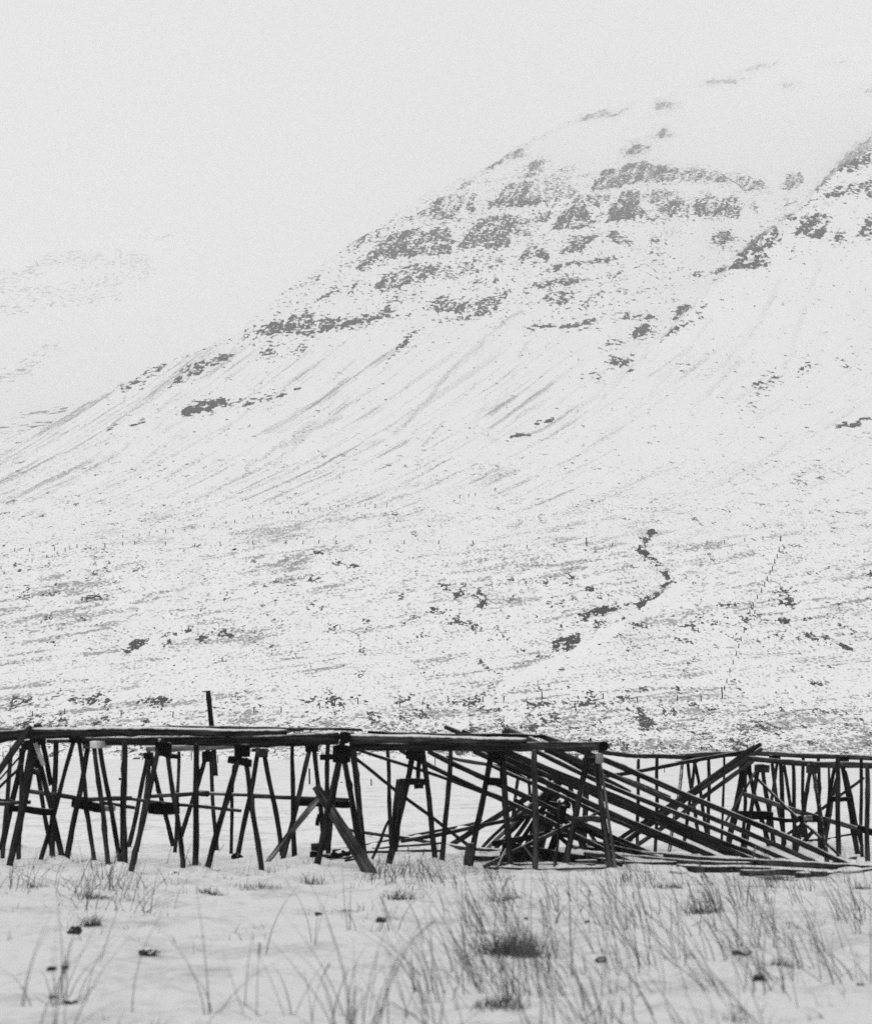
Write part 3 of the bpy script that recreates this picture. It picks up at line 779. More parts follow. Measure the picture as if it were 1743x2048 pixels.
trestle("rear leaning trestle post pair hidden behind the heavy front trestle",
    [(676,1520,655,1716,9), (656,1488,649,1702,10)], [], [(640,1508,668,1520,.05,.3,K)], dtop=44.5)
trestle("trestle with a wide dark board down its left leg and a stubby crossbar",
    [(827,1496,776,1729,(14,11)), (845,1500,870,1722,11)], [(798,1563,848,1564,14,'plank',-.1), (828,1572,846,1572,11,'plank',-.13)],
    [(812,1486,848,1520,0,.32,K)], dtop=41.6, braces=[(801,1560,786,1700,19,'plank',-.12,W), (778,1640,744,1718,6,'log',.5,W), (838,1505,834,1572,9,'log',.05,K)])
trestle("black trestle with a crossbar high under the rail and a splayed plank foot",
    [(985,1496,941,1732,12), (1002,1496,1019,1736,13)], [(968,1563,1010,1564,16,'plank',-.12)], [(975,1488,1008,1520,0,.34,K)],
    dtop=41.2, braces=[(940,1686,934,1731,17,'plank',-.2,GW), (1000,1505,1003,1560,9,'log',-.05,K)])
trestle("end trestle with snow along its right leg under the cut rail end",
    [(1176,1515,1128,1736,13,GW), (1191,1515,1221,1741,12,GW), (1198,1520,1229,1741,6,LW)],
    [(1143,1638,1203,1640,12,'log',-.14,GW)], [(1165,1514,1194,1528,-.02,.34,GW), (1191,1506,1204,1527,-.4,.5,EN)],
    dtop=41.0, braces=[(1181,1476,1181,1512,5,'log',-.25,GW), (1174,1500,1170,1520,8,'plank',-.2,GW), (1150,1652,1195,1625,6,'log',.06,GW)])
trestle("low collapsed trestle with a thick pale trunk leaning behind the end trestle",
    [(1117,1565,1078,1700,(17,14),GW), (1138,1560,1166,1706,10), (1098,1560,1068,1694,9)], [(1090,1606,1140,1612,13,'log',-.2)], [], dtop=47)
trestle("rear right trestle with thin crossed legs under the grey back rail",
    [(1364,1520,1337,1707,7), (1374,1518,1397,1676,7), (1388,1520,1365,1690,7), (1389,1528,1413,1680,7)], [(1350,1526,1395,1522,7,'log',0)], [(1366,1512,1384,1524,0,.3,K)], dtop=51)
trestle("broad rear trestle with a heavy dark plank beside the leaning pole bundle",
    [(1488,1525,1455,1697,(12,13)), (1497,1540,1537,1692,9), (1516,1532,1489,1702,9), (1523,1532,1546,1692,9)],
    [(1472,1629,1544,1632,17,'plank',-.12), (1540,1637,1594,1642,8,'log',-.05)], [(1478,1522,1500,1550,0,.32,K), (1509,1529,1536,1545,.05,.3,GW)],
    dtop=47.5, braces=[(1509,1543,1446,1650,5,'log',-.25,LW)])
trestle("slim trestle in the back row between plain posts with rough bark legs",
    [(1543,1530,1568,1690,8), (1567,1532,1593,1672,7), (1552,1530,1530,1676,7)], [], [(1538,1510,1558,1524,0,.28,K)], dtop=50)
trestle("front right trestle with short crossbar holding a pale sawn block",
    [(1619,1545,1590,1704,9,W), (1626,1546,1653,1727,9)], [(1596,1637,1640,1638,14,'plank',-.1)], [(1613,1528,1634,1547,0,.3,GW), (1606,1631,1622,1642,-.16,.2,LW)], dtop=44.5)
trestle("rightmost trestle with crossbar between close-set doubled legs",
    [(1668,1535,1640,1700,8), (1672,1560,1648,1690,8,GW), (1684,1532,1713,1706,10), (1690,1545,1722,1690,7)],
    [(1660,1597,1704,1600,10,'log',-.1)], [(1672,1512,1694,1530,0,.3,K)], dtop=46.5)

# ---- upright posts, each a thing
for lab, t, f, w, mt in [
 ("leaning round post between the two leftmost trestles", (113,1480), (105,1717), 11, W),
 ("thick knotty post with bark stubs left of the square-planked trestle", (250,1482), (249,1737), (14,12), W),
 ("thin rear post behind the square-planked trestle's right leg", (358,1503), (349,1702), 7, W),
 ("smooth straight front post left of the open trestle", (392,1488), (389,1748), 12, W),
 ("slender rear post inside the open trestle", (468,1530), (463,1705), 7, W),
 ("round post just left of the leaning half-log's foot", (584,1488), (589,1714), (11,8), W),
 ("slim post left of the trestle with the wide dark board", (775,1498), (781,1692), 8, W),
 ("post leaning slightly left, right of the wide-boarded trestle", (901,1498), (883,1724), (11,9), W),
 ("pale-edged front post before the heap of fallen poles", (1068,1500), (1070,1739), 12, GW),
 ("short thin post inside the heap beside the end trestle", (1118,1600), (1109,1737), 6, GW),
 ("far post crossing behind the upper fallen poles, left one of two", (1276,1518), (1275,1701), 7, W),
 ("far post crossing behind the upper fallen poles, right one of two", (1313,1512), (1309,1706), 7, W),
 ("back-row post right of the thin crossed legs", (1416,1514), (1417,1682), 7, W),
 ("very thin back-row post left of the broad rear trestle", (1447,1512), (1440,1694), 5, W),
 ("thin post tucked into the broad rear trestle", (1490,1540), (1484,1702), 7, W),
 ("knotty post right of the pale brace and broad rear trestle", (1560,1528), (1565,1694), 9, W),
 ("smooth post left of the front right trestle's short crossbar", (1585,1526), (1586,1702), 8, W),
 ("back-row post seen just left of the front right trestle", (1605,1510), (1605,1674), 7, W),
 ("crooked back-row post right of the front right trestle", (1635,1514), (1638,1697), 7, W),
 ("thin bent pole standing left of the thickest right-hand post", (1656,1532), (1652,1668), 5, W),
 ("thick front post of the right-hand rack", (1674,1510), (1676,1722), 10, GW),
 ("rough post with bark rings, second from the right edge", (1721,1516), (1723,1712), 7, W),
 ("stout pale post nearest the right edge", (1733,1534), (1734,1730), 10, GW),
 ("thin grey post behind the front right trestle's crossing braces", (1602,1600), (1611,1672), 6, W),
 ("slim back post between the two crossing poles near the heap", (1040,1520), (1022,1662), 7, W),
 ("dark back post seen through the gap right of the low heap", (1172,1575), (1163,1704), 12, W),
 ("short dark post standing among the crossing poles", (1054,1535), (1068,1654), 6, W),
]:
    upright('post', t, f, w, lab, 'post', 'upright posts of the drying racks', mt)

# ---- rails lying on the trestles
RG = 'long rails lying on the trestles'
for lab, a, b, w, mt in [
 ("pale thick rail running out of the left edge", (-70,1481,41.6), (74,1466,41.3), (25,21), GW),
 ("thin frosted pole lying behind the rail at the left edge", (-70,1457,44.5), (120,1462,44.0), 7, GW),
 ("long snow-topped main rail across the left half, tapering to its right end", (62,1467,41.2), (574,1464,41.0), (23,13), W),
 ("lower rail under the main rail ending in a thick sawn butt", (165,1482,41.6), (676,1476,40.7), (15,26), GW),
 ("pale rear rail below the doubled rails left of centre", (293,1498,45.6), (528,1490,45.2), 11, LW),
 ("dark rear pole under the main rail left of the knotty post", (95,1482,44.0), (310,1485,43.6), 9, W),
 ("short frosted board on top of the main rail near the tall plank", (440,1455,41.6), (602,1460,41.6), 7, GW),
 ("thin pole resting on the main rail left of the tall plank", (300,1455,41.8), (520,1457,41.6), 6, GW),
 ("thin dark pole jutting past the sawn butt of the lower rail", (560,1458,42.1), (724,1460,42.1), 5, K),
 ("upper snow-topped rail of the middle span", (690,1477,40.5), (1052,1485,40.6), 18, W),
 ("lower dark rail of the middle span", (702,1491,40.7), (1062,1495,40.7), 17, W),
 ("thin dark pole along the top of the middle span, left piece", (735,1464,41.2), (932,1471,41.2), 6, K),
 ("thin dark pole along the top of the middle span, right piece", (915,1470,41.3), (1092,1473,41.3), 7, K),
 ("short thick rail with a blackened cut end above the end trestle", (1022,1493,40.7), (1214,1492,40.4), (17,19), GW),
 ("grey back rail running from the end trestle to the crossed thin legs", (1198,1504,42.5), (1370,1514,51.0), (9,9), GW),
 ("grey back rail behind the upper end of the leaning bundle", (1358,1513,51.0), (1502,1506,51.0), (11,10), GW),
 ("frayed grey back rail along the right-hand rack", (1488,1506,51.0), (1800,1518,51.0), 10, GW),
 ("snow-lined front rail of the right-hand rack, left piece", (1492,1517,46.0), (1628,1528,45.8), 11, GW),
 ("snow-lined front rail of the right-hand rack reaching the right edge", (1616,1528,45.7), (1800,1532,45.7), 13, GW),
]:
    pole('rail', a, b, w, lab, 'rail', RG, M_RAIL if mt is W else mt, wob=0.02)
tag(stick('log_end', P(1206,1492,40.0), P(1207,1492,40.6), px(20, 40.4), M_WOODK, wob=0, knots=0), "blackened cut log butt at the free end above the end trestle", 'log')
tag(stick('log_end', P(690,1475,40.2), P(690.5,1474,41.2), px(25, 40.4), M_WOODK, wob=0, knots=0), "blackened round log butt above the heavy front trestle", 'log')
pole('tall_plank', (423.5,1460,45.5), (416,1382,45.5), 10, "tall upright plank sticking up above the main rail", 'plank', None, GW, 'plank', sink=(0.9, 0), thick=0.04)

# ---- loose horizontal poles between the legs
HG = 'thin poles hanging level between the trestles'
for lab, a, b, w, mt in [
 ("grey level pole from the leftmost trestle to the broad plank", (48,1580,43.0), (168,1598,43.0), 9, GW),
 ("pale level pole passing behind the knotty post", (160,1600,43.2), (264,1596,43.2), 9, GW),
 ("short dark bent pole end below the pale level pole", (200,1604,43.6), (270,1616,43.6), 7, W),
 ("long level pole sloping down right past the open trestle", (256,1597,42.6), (483,1622,42.6), 7, GW),
 ("grey level pole meeting a dark knob beside the straight post", (300,1593,44.5), (416,1586,44.5), 8, GW),
 ("pale level pole from the dark knob to the rear trestle legs", (402,1587,45.2), (545,1592,45.2), 7, LW),
 ("level pole ending at the heavy front trestle", (506,1593,45.4), (697,1600,45.4), 8, GW),
]:
    pole('level_pole', a, b, w, lab, 'pole', HG, mt)
tag(stick('burl', P(398,1586,44.7), P(418,1588,44.7), px(12, 44.7), M_WOODK, wob=0), "dark burl where two level poles meet by the straight post", 'burl')

# ---- props and leaning timbers
def gp(u, v): return (u, v, G(v))
pole('leaning_half_log', gp(531,1729), (638,1594,42.6), (9,13), "pale snow-covered half-log leaning left of the heavy trestle", 'log', None, M_HALF, 'plank', sink=(.15,0), thick=0.06)
pole('leaning_plank', gp(737,1742), (633,1574,40.9), (27,18), "wide grey plank leaning across the heavy front trestle", 'plank', None, M_PLANK, 'plank', sink=(.2,0), thick=0.07)
pole('leaning_pole', (-40,1600,41.0), (62,1452,41.2), 13, "grey pole slanting out of the left edge from the rail top", 'pole', None, GW, sink=(1.9,0))
pole('branch', (-30,1592,41.8), (52,1500,41.5), 4, "thin bare branch at the left edge, upper one", 'branch', None, W, sink=(2.3,0), wob=.03)
pole('branch', (-30,1604,42.0), (46,1530,41.8), 6, "thicker bare branch at the left edge, lower one", 'branch', None, W, sink=(2.2,0), wob=.03)

# ---- fallen poles
FG = 'fallen poles sloping down from the rail'
for lab, a, b, w, mt in [
 ("uppermost fallen pole reaching farthest right", (1078,1470,42.0), (1702,1735,41.5), 12, W),
 ("second fallen pole from the top of the slanting bundle", (1008,1459,42.2), (1648,1734,42.6), 10, GW),
 ("third fallen pole from the top of the slanting bundle", (1016,1476,42.6), (1604,1733,43.0), 10, W),
 ("fallen pole with its frosted tip above the middle rail, right of two tips", (924,1462,42.4), (1560,1728,43.6), 9, GW),
 ("fallen pole with its dark tip highest above the middle rail", (889,1453,42.4), (1512,1722,44.0), 10, W),
 ("thick fallen pole in the middle of the slanting bundle", (966,1496,43.0), (1478,1716,44.6), 13, W),
 ("lower thick fallen pole of the slanting bundle", (948,1502,43.4), (1428,1714,45.0), 12, W),
 ("lowest fallen pole of the slanting bundle with a thin end", (980,1530,44.0), (1408,1713,45.3), 8, W),
 ("short fallen pole squeezed under the uppermost one", (1058,1478,43.0), (1330,1592,43.8), 8, GW),
 ("thin pale fallen pole crossing the rail top diagonally", (1016,1456,41.6), (1084,1487,41.1), 6, LW),
 ("blunt dark log end poking above the middle rail", (1005,1463,42.5), (1180,1535,42.9), 13, W),
 ("fallen pole touching the top rail right of the pale post", (1090,1500,43.5), (1250,1580,44.2), 9, W),
 ("long fallen pole from the wide-boarded trestle to the heap", (800,1500,43.0), (1252,1722,43.2), 10, W),
 ("long fallen pole above and parallel to the one from the wide board", (858,1503,43.4), (1296,1706,45.6), 11, W),
 ("thin pole from the heavy trestle dipping gently right", (702,1495,43.6), (1118,1632,46.5), 7, W),
 ("thin straight pole slanting steeply to the black trestle's foot", (704,1512,43.2), (936,1690,46.8), 7, W),
 ("slightly sloping grey pole behind the black trestle", (892,1514,46.0), (1072,1549,46.8), 7, GW),
 ("short thin pole slanting under the middle rail", (962,1504,44.4), (1110,1592,45.8), 7, W),
]:
    pole('fallen_pole', a, b, w, lab, 'pole', FG, M_POLE if mt is W else mt, sink=(0, .1), wob=random.uniform(.015, .04), knots=4)
LG = 'poles leaning together towards the upper right'
for lab, a, b, w in [
 ("upper pole of the leaning bundle with the longest tip", gp(1214,1694), (1520,1488,47.0), 9),
 ("middle pole of the leaning bundle with a short tip", gp(1216,1706), (1508,1491,46.6), 8),
 ("front pole of the leaning bundle with peeling bark", (1222,1702,47.0), (1523,1497,46.2), 9),
 ("lower split pole of the leaning bundle, snow in its cracks", (1262,1698,46.8), (1505,1522,46.5), 9),
]:
    pole('leaning_pole', a, b, w, lab, 'pole', LG, W if 'upper' in lab else GW, sink=(.1, 0))
pole('leaning_pole', (1202,1553,46.5), (1496,1502,49.0), 8, "level-looking pole rising gently to the top of the leaning bundle", 'pole', None, W, sink=(.3,0))
for lab, a, b, w, mt in [
 ("long brace dropping from the broad rear trestle to the right edge", (1486,1588,46.8), (1760,1672,44.5), 10, GW),
 ("thin brace falling steeply behind the front right trestle", (1500,1545,48.0), gp(1690,1724), 6, W),
 ("thin pale brace rising right towards the thickest right-hand post", gp(1566,1674), (1726,1555,48.0), 6, GW),
 ("short thick dark pole end at the right edge", (1716,1654,44.0), (1770,1674,43.6), 12, K),
 ("short propped log with a dark round end beneath the front right trestle", gp(1598,1692), (1627,1660,49.5), 8, W),
]:
    pole('brace_pole', a, b, w, lab, 'pole', 'loose braces of the right-hand rack', mt)

# ---- logs and boards on the ground
GG = 'timbers lying on the snow'
def lying(lab, u1, v1, u2, v2, w, mt=W, kind='log', lift=0.0, thick=None, nm='lying_pole', cat='pole'):
    d1, d2 = G(v1 + w * 0.5), G(v2 + w * 0.5)
    a, b = P(u1, v1, d1), P(u2, v2, d2)
    a.z = max(a.z, float(gz(a.x, a.y)) + px(w, d1) * .42); b.z = max(b.z, float(gz(b.x, b.y)) + px(w, d2) * .42)
    o = stick(nm, a, b, (px(w, d1), px(w, d2)), M_RAIL if mt in (W, GW) else mt, kind=kind, wob=.015, thick=thick)
    return tag(o, lab, cat, GG)
lying("longest snow-topped log lying along the foot of the fallen poles", 1330,1713, 1765,1743, 14, GW)
lying("snow-topped log behind the end trestle's feet", 1145,1697, 1392,1714, 8, GW)
lying("half-buried log meeting the longest log from the left", 1168,1708, 1500,1729, 10, W)
lying("low dark log at the right foot of the end trestle", 1150,1727, 1352,1726, 9, W)
lying("dark log in front of the longest log with snow lumps beside it", 1355,1736, 1600,1746, 15, W)
lying("nearest dark log below the right end of the longest log", 1480,1745, 1652,1751, 13, W)
lying("short dark log half under snow near the right edge", 1592,1751, 1745,1747, 13, W)
lying("grey log running right from the foot of the wide leaning plank", 690,1660, 935,1697, 9, W)
lying("pale pole crossing behind the wide-boarded trestle", 668,1704, 960,1642, 7, W)
lying("thin snow-lined pole on the ground, upper of two behind the wide board", 745,1699, 880,1692, 5, W)
lying("thin snow-lined pole on the ground, lower of two behind the wide board", 700,1711, 884,1702, 6, W)
lying("short pole under the black trestle's left foot", 948,1698, 1050,1704, 8, W)
lying("dark pole under the heap beside the splayed foot", 945,1716, 1060,1713, 10, K)
lying("thin snow-striped pole under the heap, upper of two", 985,1729, 1190,1730, 6, W)
lying("thin snow-striped pole under the heap, lower of two", 975,1736, 1215,1736, 6, W)
lying("small log lying among the right-hand posts", 1600,1682, 1706,1668, 5, GW)
lying("short dark log at the foot of the thickest right-hand post", 1655,1727, 1712,1715, 6, W)
lying("thin pole lying behind the thick rear legs of the end trestle", 1148,1703, 1262,1680, 8, LW)
def heap(lab, p1, p2, w, mt=W, kind='log', thick=None):
    return pole('heaped_plank' if kind == 'plank' else 'heaped_pole', p1, p2, w, lab, 'plank' if kind == 'plank' else 'pole', 'heap of broken timber behind the black trestle', mt, kind, thick=thick)
heap("broad black board sloping down right at the bottom of the heap", (1005,1700,43.0), (1240,1742,41.2), 36, K, 'plank', 0.08)
heap("dark board flat under the heap's centre", (1000,1716,42.8), (1160,1724,42.4), 30, K, 'plank', 0.10)
heap("grey broad plank rising right from the pole tip to the heap", gp(902,1690), (1062,1590,46.5), 11, GW, 'plank', 0.05)
heap("pale grey pole crossing in front of the pale-edged post", gp(968,1734), (1144,1648,42.4), 9, GW)
heap("pale pole almost level, running left out of the heap", (803,1682,46.8), (1062,1632,45.2), 8, GW)
heap("thin pole crossing the heap, leftmost of the steep ones", gp(963,1696), (1046,1612,46.0), 7, GW)
heap("frosted pole in the heap with snow along its top", gp(972,1699), (1086,1592,46.2), 8, LW)
heap("dark pole beside the frosted one in the heap", gp(986,1702), (1094,1584,46.0), 8, W)
heap("steep dark pole in the heap behind the pale-edged post", gp(1012,1700), (1106,1566,45.6), 9, W)
heap("thick grey pole steeply leaning beside the low collapsed trestle", gp(1048,1700), (1100,1582,45.4), 10, W)
heap("dark pole leaning left against the low collapsed trestle", (1030,1638,45.0), (1120,1556,46.4), 10, W)
for k, (lab, p1, p2, w) in enumerate([
 ("black pole in the heap running up under the middle rail", gp(1022,1712), (1128,1548,45.2), 9), ("black pole in the heap close to the thick trunk", gp(1060,1716), (1140,1590,45.0), 10),
 ("stout dark log lying across the heap behind the broad board", (985,1688,45.0), (1150,1660,45.6), 12), ("dark slat crossing the heap from upper left to lower right", (1030,1600,45.0), gp(1150,1702), 9),
 ("dark splintered plank standing in the heap", gp(1098,1712), (1128,1612,44.6), 14), ("black pole sloping down right beyond the end trestle", (1096,1630,45.0), gp(1292,1712), 9), ("black pole low behind the end trestle's crossbar", (1118,1668,44.8), gp(1330,1720), 10)]):
    heap(lab, p1, p2, w, K)
heap("short tilted stake at the bottom of the heap", gp(992,1740), (1012,1700,42.0), 9, K)
heap("crossing stake leaning right behind the end trestle", gp(1196,1692), (1160,1640,47.5), 7, GW)

# ---- crate and tarpaulin-like bundle at the heavy trestle's foot
root = empty('broken_crate', (P(640,1712,44.0).x, 44.0, 0)); tag(root, "broken grey crate on the snow behind the heavy front trestle", 'crate')
box_part('front_board', 622, 1686, 652, 1702, 43.6, .05, GW, root)
box_part('side_board', 620, 1702, 636, 1728, 43.8, .3, K, root)
box_part('base_board', 626, 1708, 668, 1722, 44.1, .4, K, root)

def rock_mesh(r, sx, sy, sz, seed, n=2):
    import bmesh
    bm = bmesh.new()
    bmesh.ops.create_icosphere(bm, subdivisions=n, radius=1.0)
    rr = random.Random(seed)
    ax = [(Vector((rr.uniform(-1, 1), rr.uniform(-1, 1), rr.uniform(-1, 1))).normalized(), rr.uniform(.55, .9)) for _ in range(9)]
    for v in bm.verts:
        p = v.co.copy()
        for nrm, k in ax:
            dd = p.dot(nrm)
            if dd > k: p -= nrm * (dd - k) * 0.85
        p *= 1 + rr.uniform(-.06, .06)
        v.co = Vector((p.x * sx, p.y * sy, p.z * sz)) * r
    vs = [tuple(v.co) for v in bm.verts]; fs = [tuple(v.index for v in f.verts) for f in bm.faces]
    bm.free()
    return vs, fs

def lump(name, u, v, wpx, hpx, label, cat, mat=None, group=None, seed=1):
    d = G(v + hpx * 0.45)
    p = P(u, v, d)
    w, h = px(wpx, d) / 2, px(hpx, d) / 2
    vs, fs = rock_mesh(1.0, w * 1.1, w * 0.9, h * 1.25, seed, 3)
    p.z = float(gz(p.x, p.y)) + h * 0.55
    return tag(link(name, vs, fs, mat or M_ROCK, None, p), label, cat, group)

root = empty('scrap_pile', (P(684,1716,43.4).x, 43.4, 0)); tag(root, "low dark pile of scrap wood beside the broken crate", 'scrap pile')
for (u1, v1, u2, v2, w, dd, mt) in [(652,1716,700,1706,9,43.5,K), (660,1722,712,1714,8,43.2,W), (664,1706,690,1722,10,43.3,K), (690,1722,722,1719,7,43.0,GW), (658,1726,680,1725,6,42.9,GW), (684,1702,708,1722,7,43.6,K)]:
    stick('scrap_board', P(u1,v1,dd), P(u2,v2,dd + .25), px(w, dd), mt, root, 'plank', thick=.04)
lump('wooden_chunk', 474, 1708, 22, 14, "dark wedge of wood at the foot of the snow-dusted-block trestle", 'wood chunk', M_WOODK, None, 22)
RKG = 'dark stones poking through the foreground snow'
for k, (u, v, w, h, lab) in enumerate([
 (150,1862,30,22,"angular black stone in the left foreground snow"), (300,1906,42,16,"long low black stone, nearest big one on the left"),
 (104,1946,22,12,"small black stone left of its twin near the left edge"), (130,1946,15,10,"smallest twin stone near the left edge"),
 (105,1977,14,9,"small grey stone below the twin stones"), (142,1991,28,14,"flat grey stone at lower left among grass"),
 (762,1849,20,14,"round black stone alone in the middle snow"), (636,1838,14,8,"tiny stone left of the dark twig litter"),
 (1482,1897,42,16,"broad low black stone at lower right"), (1518,1959,28,24,"round black stone below the broad low one"),
 (1202,1919,24,12,"small dark stone half buried right of the dark tuft"), (424,1743,24,7,"flat stone between the straight post and open trestle"),
 (1052,1846,9,7,"pebble above the dark tuft"), (1720,1970,16,8,"small stone at the right edge of the snow"),
 (354,1744,12,7,"dark clod at the square-planked trestle's right foot"), (1174,1845,9,7,"little clod among the right-hand grass"),
]):
    lump('stone', u, v, w, h, lab, 'stone', M_ROCK, RKG, 40 + k)
for k, (u, v, w, h, lab) in enumerate([
 (241,1558,7,6,"single black stone on the plain left of the knotty post"), (155,1511,9,4,"small dark clod far out on the plain at left"), (683,1562,5,3,"speck of a stone on the plain behind the heavy trestle")]):
    lump('stone', u, v, w, h, lab, 'stone', M_ROCK, None, 70 + k)
CLG = 'snow lumps along the ground logs'
for k, (u, v, w, h, lab) in enumerate([
 (1352,1743,40,16,"rounded snow lump under the middle of the ground logs"), (1300,1742,26,9,"flat snow lump left of the rounded one"),
 (1268,1741,18,8,"small snow lump right of the end trestle's foot"), (1700,1750,52,12,"wide snow lump under the right end of the longest log"), (1655,1739,24,8,"snow lump behind the short dark log")]):
    lump('snow_lump', u, v, w, h, lab, 'snow lump', M_CLUMP, CLG, 80 + k)

# ------------------------------------------------------------------ fences on the slope
def post_mesh(h, r):
    vs, fs = [], []
    for z in (-0.3, h):
        for k in range(6):
            a = math.pi * k / 3
            vs.append((r * math.cos(a), r * math.sin(a), z))
    for k in range(6):
        k2 = (k + 1) % 6
        fs.append((k, k2, 6 + k2, 6 + k))
    fs.append(tuple(range(6, 12)))
    return vs, fs

def fence(label, pts, hpx, wpx=1.7, tall=()):
    """pts: photograph pixels of each post's middle."""
    ps = []
    for i, (u, v) in enumerate(pts):
        hp = tall.get(i, hpx) if tall else hpx
        hp *= 1.05
        p, d = on_hill(u, v + hp / 2)
        ps.append((p, d, px(hp, d), px(wpx * 1.1 if i not in (tall or {}) else wpx * 1.5, d)))
    root = empty('wire_fence', ps[0][0])
    tag(root, label, 'fence', 'thin wire fences crossing the slope')
    for p, d, h, w in ps:
        vs, fs = post_mesh(h, w / 2)
        o = link('fence_post', vs, fs, M_POST, root, p)
        o.rotation_euler = (random.uniform(-.03, .03), random.uniform(-.07, .07), 0)
    vs, fs = [], []
    for (p, _, h, _), (q_, _, h2, _) in zip(ps[:-1], ps[1:]):
        for f in (0.45, 0.9):
            a = p + Vector((0, 0, h * f)) - root.location; b = q_ + Vector((0, 0, h2 * f)) - root.location
            n = len(vs)
            for e in (a, b):
                for k in range(3):
                    t = 2.094 * k
                    vs.append((e.x, e.y + 0.003 * math.cos(t), e.z + 0.003 * math.sin(t)))
            for k in range(3):
                k2 = (k + 1) % 3
                fs.append((n + k, n + k2, n + 3 + k2, n + 3 + k))
    link('fence_wire', vs, fs, M_WIRE, root, root.location)

def z3(l): return [(x / 1.937, 800 + y / 1.937) for x, y in l]
def z4(l): return [(843 + x / 1.937, 800 + y / 1.937) for x, y in l]
fence("long wire fence crossing the whole slope at mid height with thin spaced posts",
  z3([(57,580),(115,580),(212,576),(254,580),(299,566),(407,562),(476,556),(522,553),(641,556),(755,562),(854,558),(979,552),(1108,552),(1174,552),(1235,549),(1303,551),(1433,547),(1565,551),(1699,551)]) +
  z4([(198,552),(320,565),(407,568),(511,562),(638,550),(738,560),(865,562),(991,565),(1103,552),(1172,550),(1250,542),(1320,535)]), 7, 1.6, {23: 17})
fence("uppermost fence climbing to the right above the mid-height fence",
  z3([(476,528),(540,522),(580,515),(642,510),(672,508),(718,505),(745,495),(791,488),(830,480),(876,474),(910,470),(980,452),(1009,448),(1056,438),(1097,435),(1130,436),(1156,432),(1195,424),(1240,422),(1278,418),(1310,412),(1340,410),(1414,406),(1453,408),(1497,410)]) + z4([(147,375),(182,370),(207,366),(283,347)]), 6, 1.3)
fence("fence of close posts running straight up the slope on the right",
  z4([(1388,537),(1383,580),(1376,605),(1366,625),(1356,652),(1347,668),(1338,692),(1327,715),(1314,738),(1299,762),(1283,792),(1270,820),(1258,850),(1247,893),(1236,925),(1226,952),(1217,982),(1205,1015),(1192,1047),(1180,1088),(1171,1115),(1163,1133)]), 9, 1.8, {0: 10, 21: 21})
fence("lowest fence along the foot of the slope with widely spaced posts",
  z3([(126,1216),(251,1206),(470,1212),(670,1218),(984,1200),(1089,1200),(1238,1185),(1296,1172),(1386,1166),(1548,1180)]) + z4([(103,1158),(237,1160),(317,1158),(466,1143),(702,1147),(835,1160),(988,1155),(1081,1156)]), 11, 2.0)
fence("short slanting fence near the left edge below the mid-height fence", z3([(5,650),(60,633),(125,620),(180,607),(222,592),(271,572)]), 6, 1.4)
for lab, u, vb, h, w in [
 ("tallest lone stake on the plain left of the heavy front trestle", 619,1567,31,3.4), ("short lone stake on the plain right of the heavy front trestle", 742.5,1570,13,2.4),
 ("thin stake on the plain at the left edge", 7,1512,18,1.8), ("thin stake seen below the main rail left of the knotty post", 243,1508,17,1.8), ("leaning thin stake right of the knotty post", 285,1504,13,1.6),
 ("thin stake left of the straight front post", 383,1521,17,1.8), ("thin stake right of the tall plank's lower end", 436,1526,16,1.8), ("thin stake between the wide-boarded trestle and the leaning post", 870,1531,16,1.8), ("thin stake among the far posts right of the fallen poles", 1328,1547,15,1.6)]:
    d = min(G(vb), 285.0)
    p = P(u, vb, d); p.z = float(gz(p.x, p.y)) - 0.02
    vs, fs = post_mesh(px(h, d) + 0.02, px(w, d) / 2)
    o = link('stake', vs, fs, M_POST, None, p)
    o.rotation_euler = (0, random.uniform(-.05, .05), 0)
    tag(o, lab, 'stake', 'lone stakes on the plain')

# ------------------------------------------------------------------ boulders on the slope
BG = 'dark boulders scattered over the snowy slope'
named = [(469,1097,11,8,"single dark boulder left of centre on the mid slope"), (1424,1416,22,10,"largest dark boulder near the foot of the straight fence"), (192,1169,8,5,"dark boulder at left below the slanting fence"),
 (1177,1178,11,6,"dark boulder above the stream's lower bend"), (858,1052,6,5,"dark boulder under the uppermost fence near the centre"), (1107,1413,9,6,"dark boulder near the foot of the slope right of the stream")]
for k, (u, v, w, h, lab) in enumerate(named):
    p, d = on_hill(u, v + h * .3)
    vs, fs = rock_mesh(1.0, px(w, d) / 2, px(w, d) / 2, px(h, d) / 2, 200 + k)
    tag(link('boulder', vs, fs, M_ROCK, None, p), lab, 'boulder', BG)
protos = [rock_mesh(1.0, 1, .9, .7, 300 + k, 1) for k in range(4)]
pm = []
for vs, fs in protos:
    me = bpy.data.meshes.new('boulder'); me.from_pydata(vs, [], fs); me.materials.append(M_ROCK); pm.append(me)
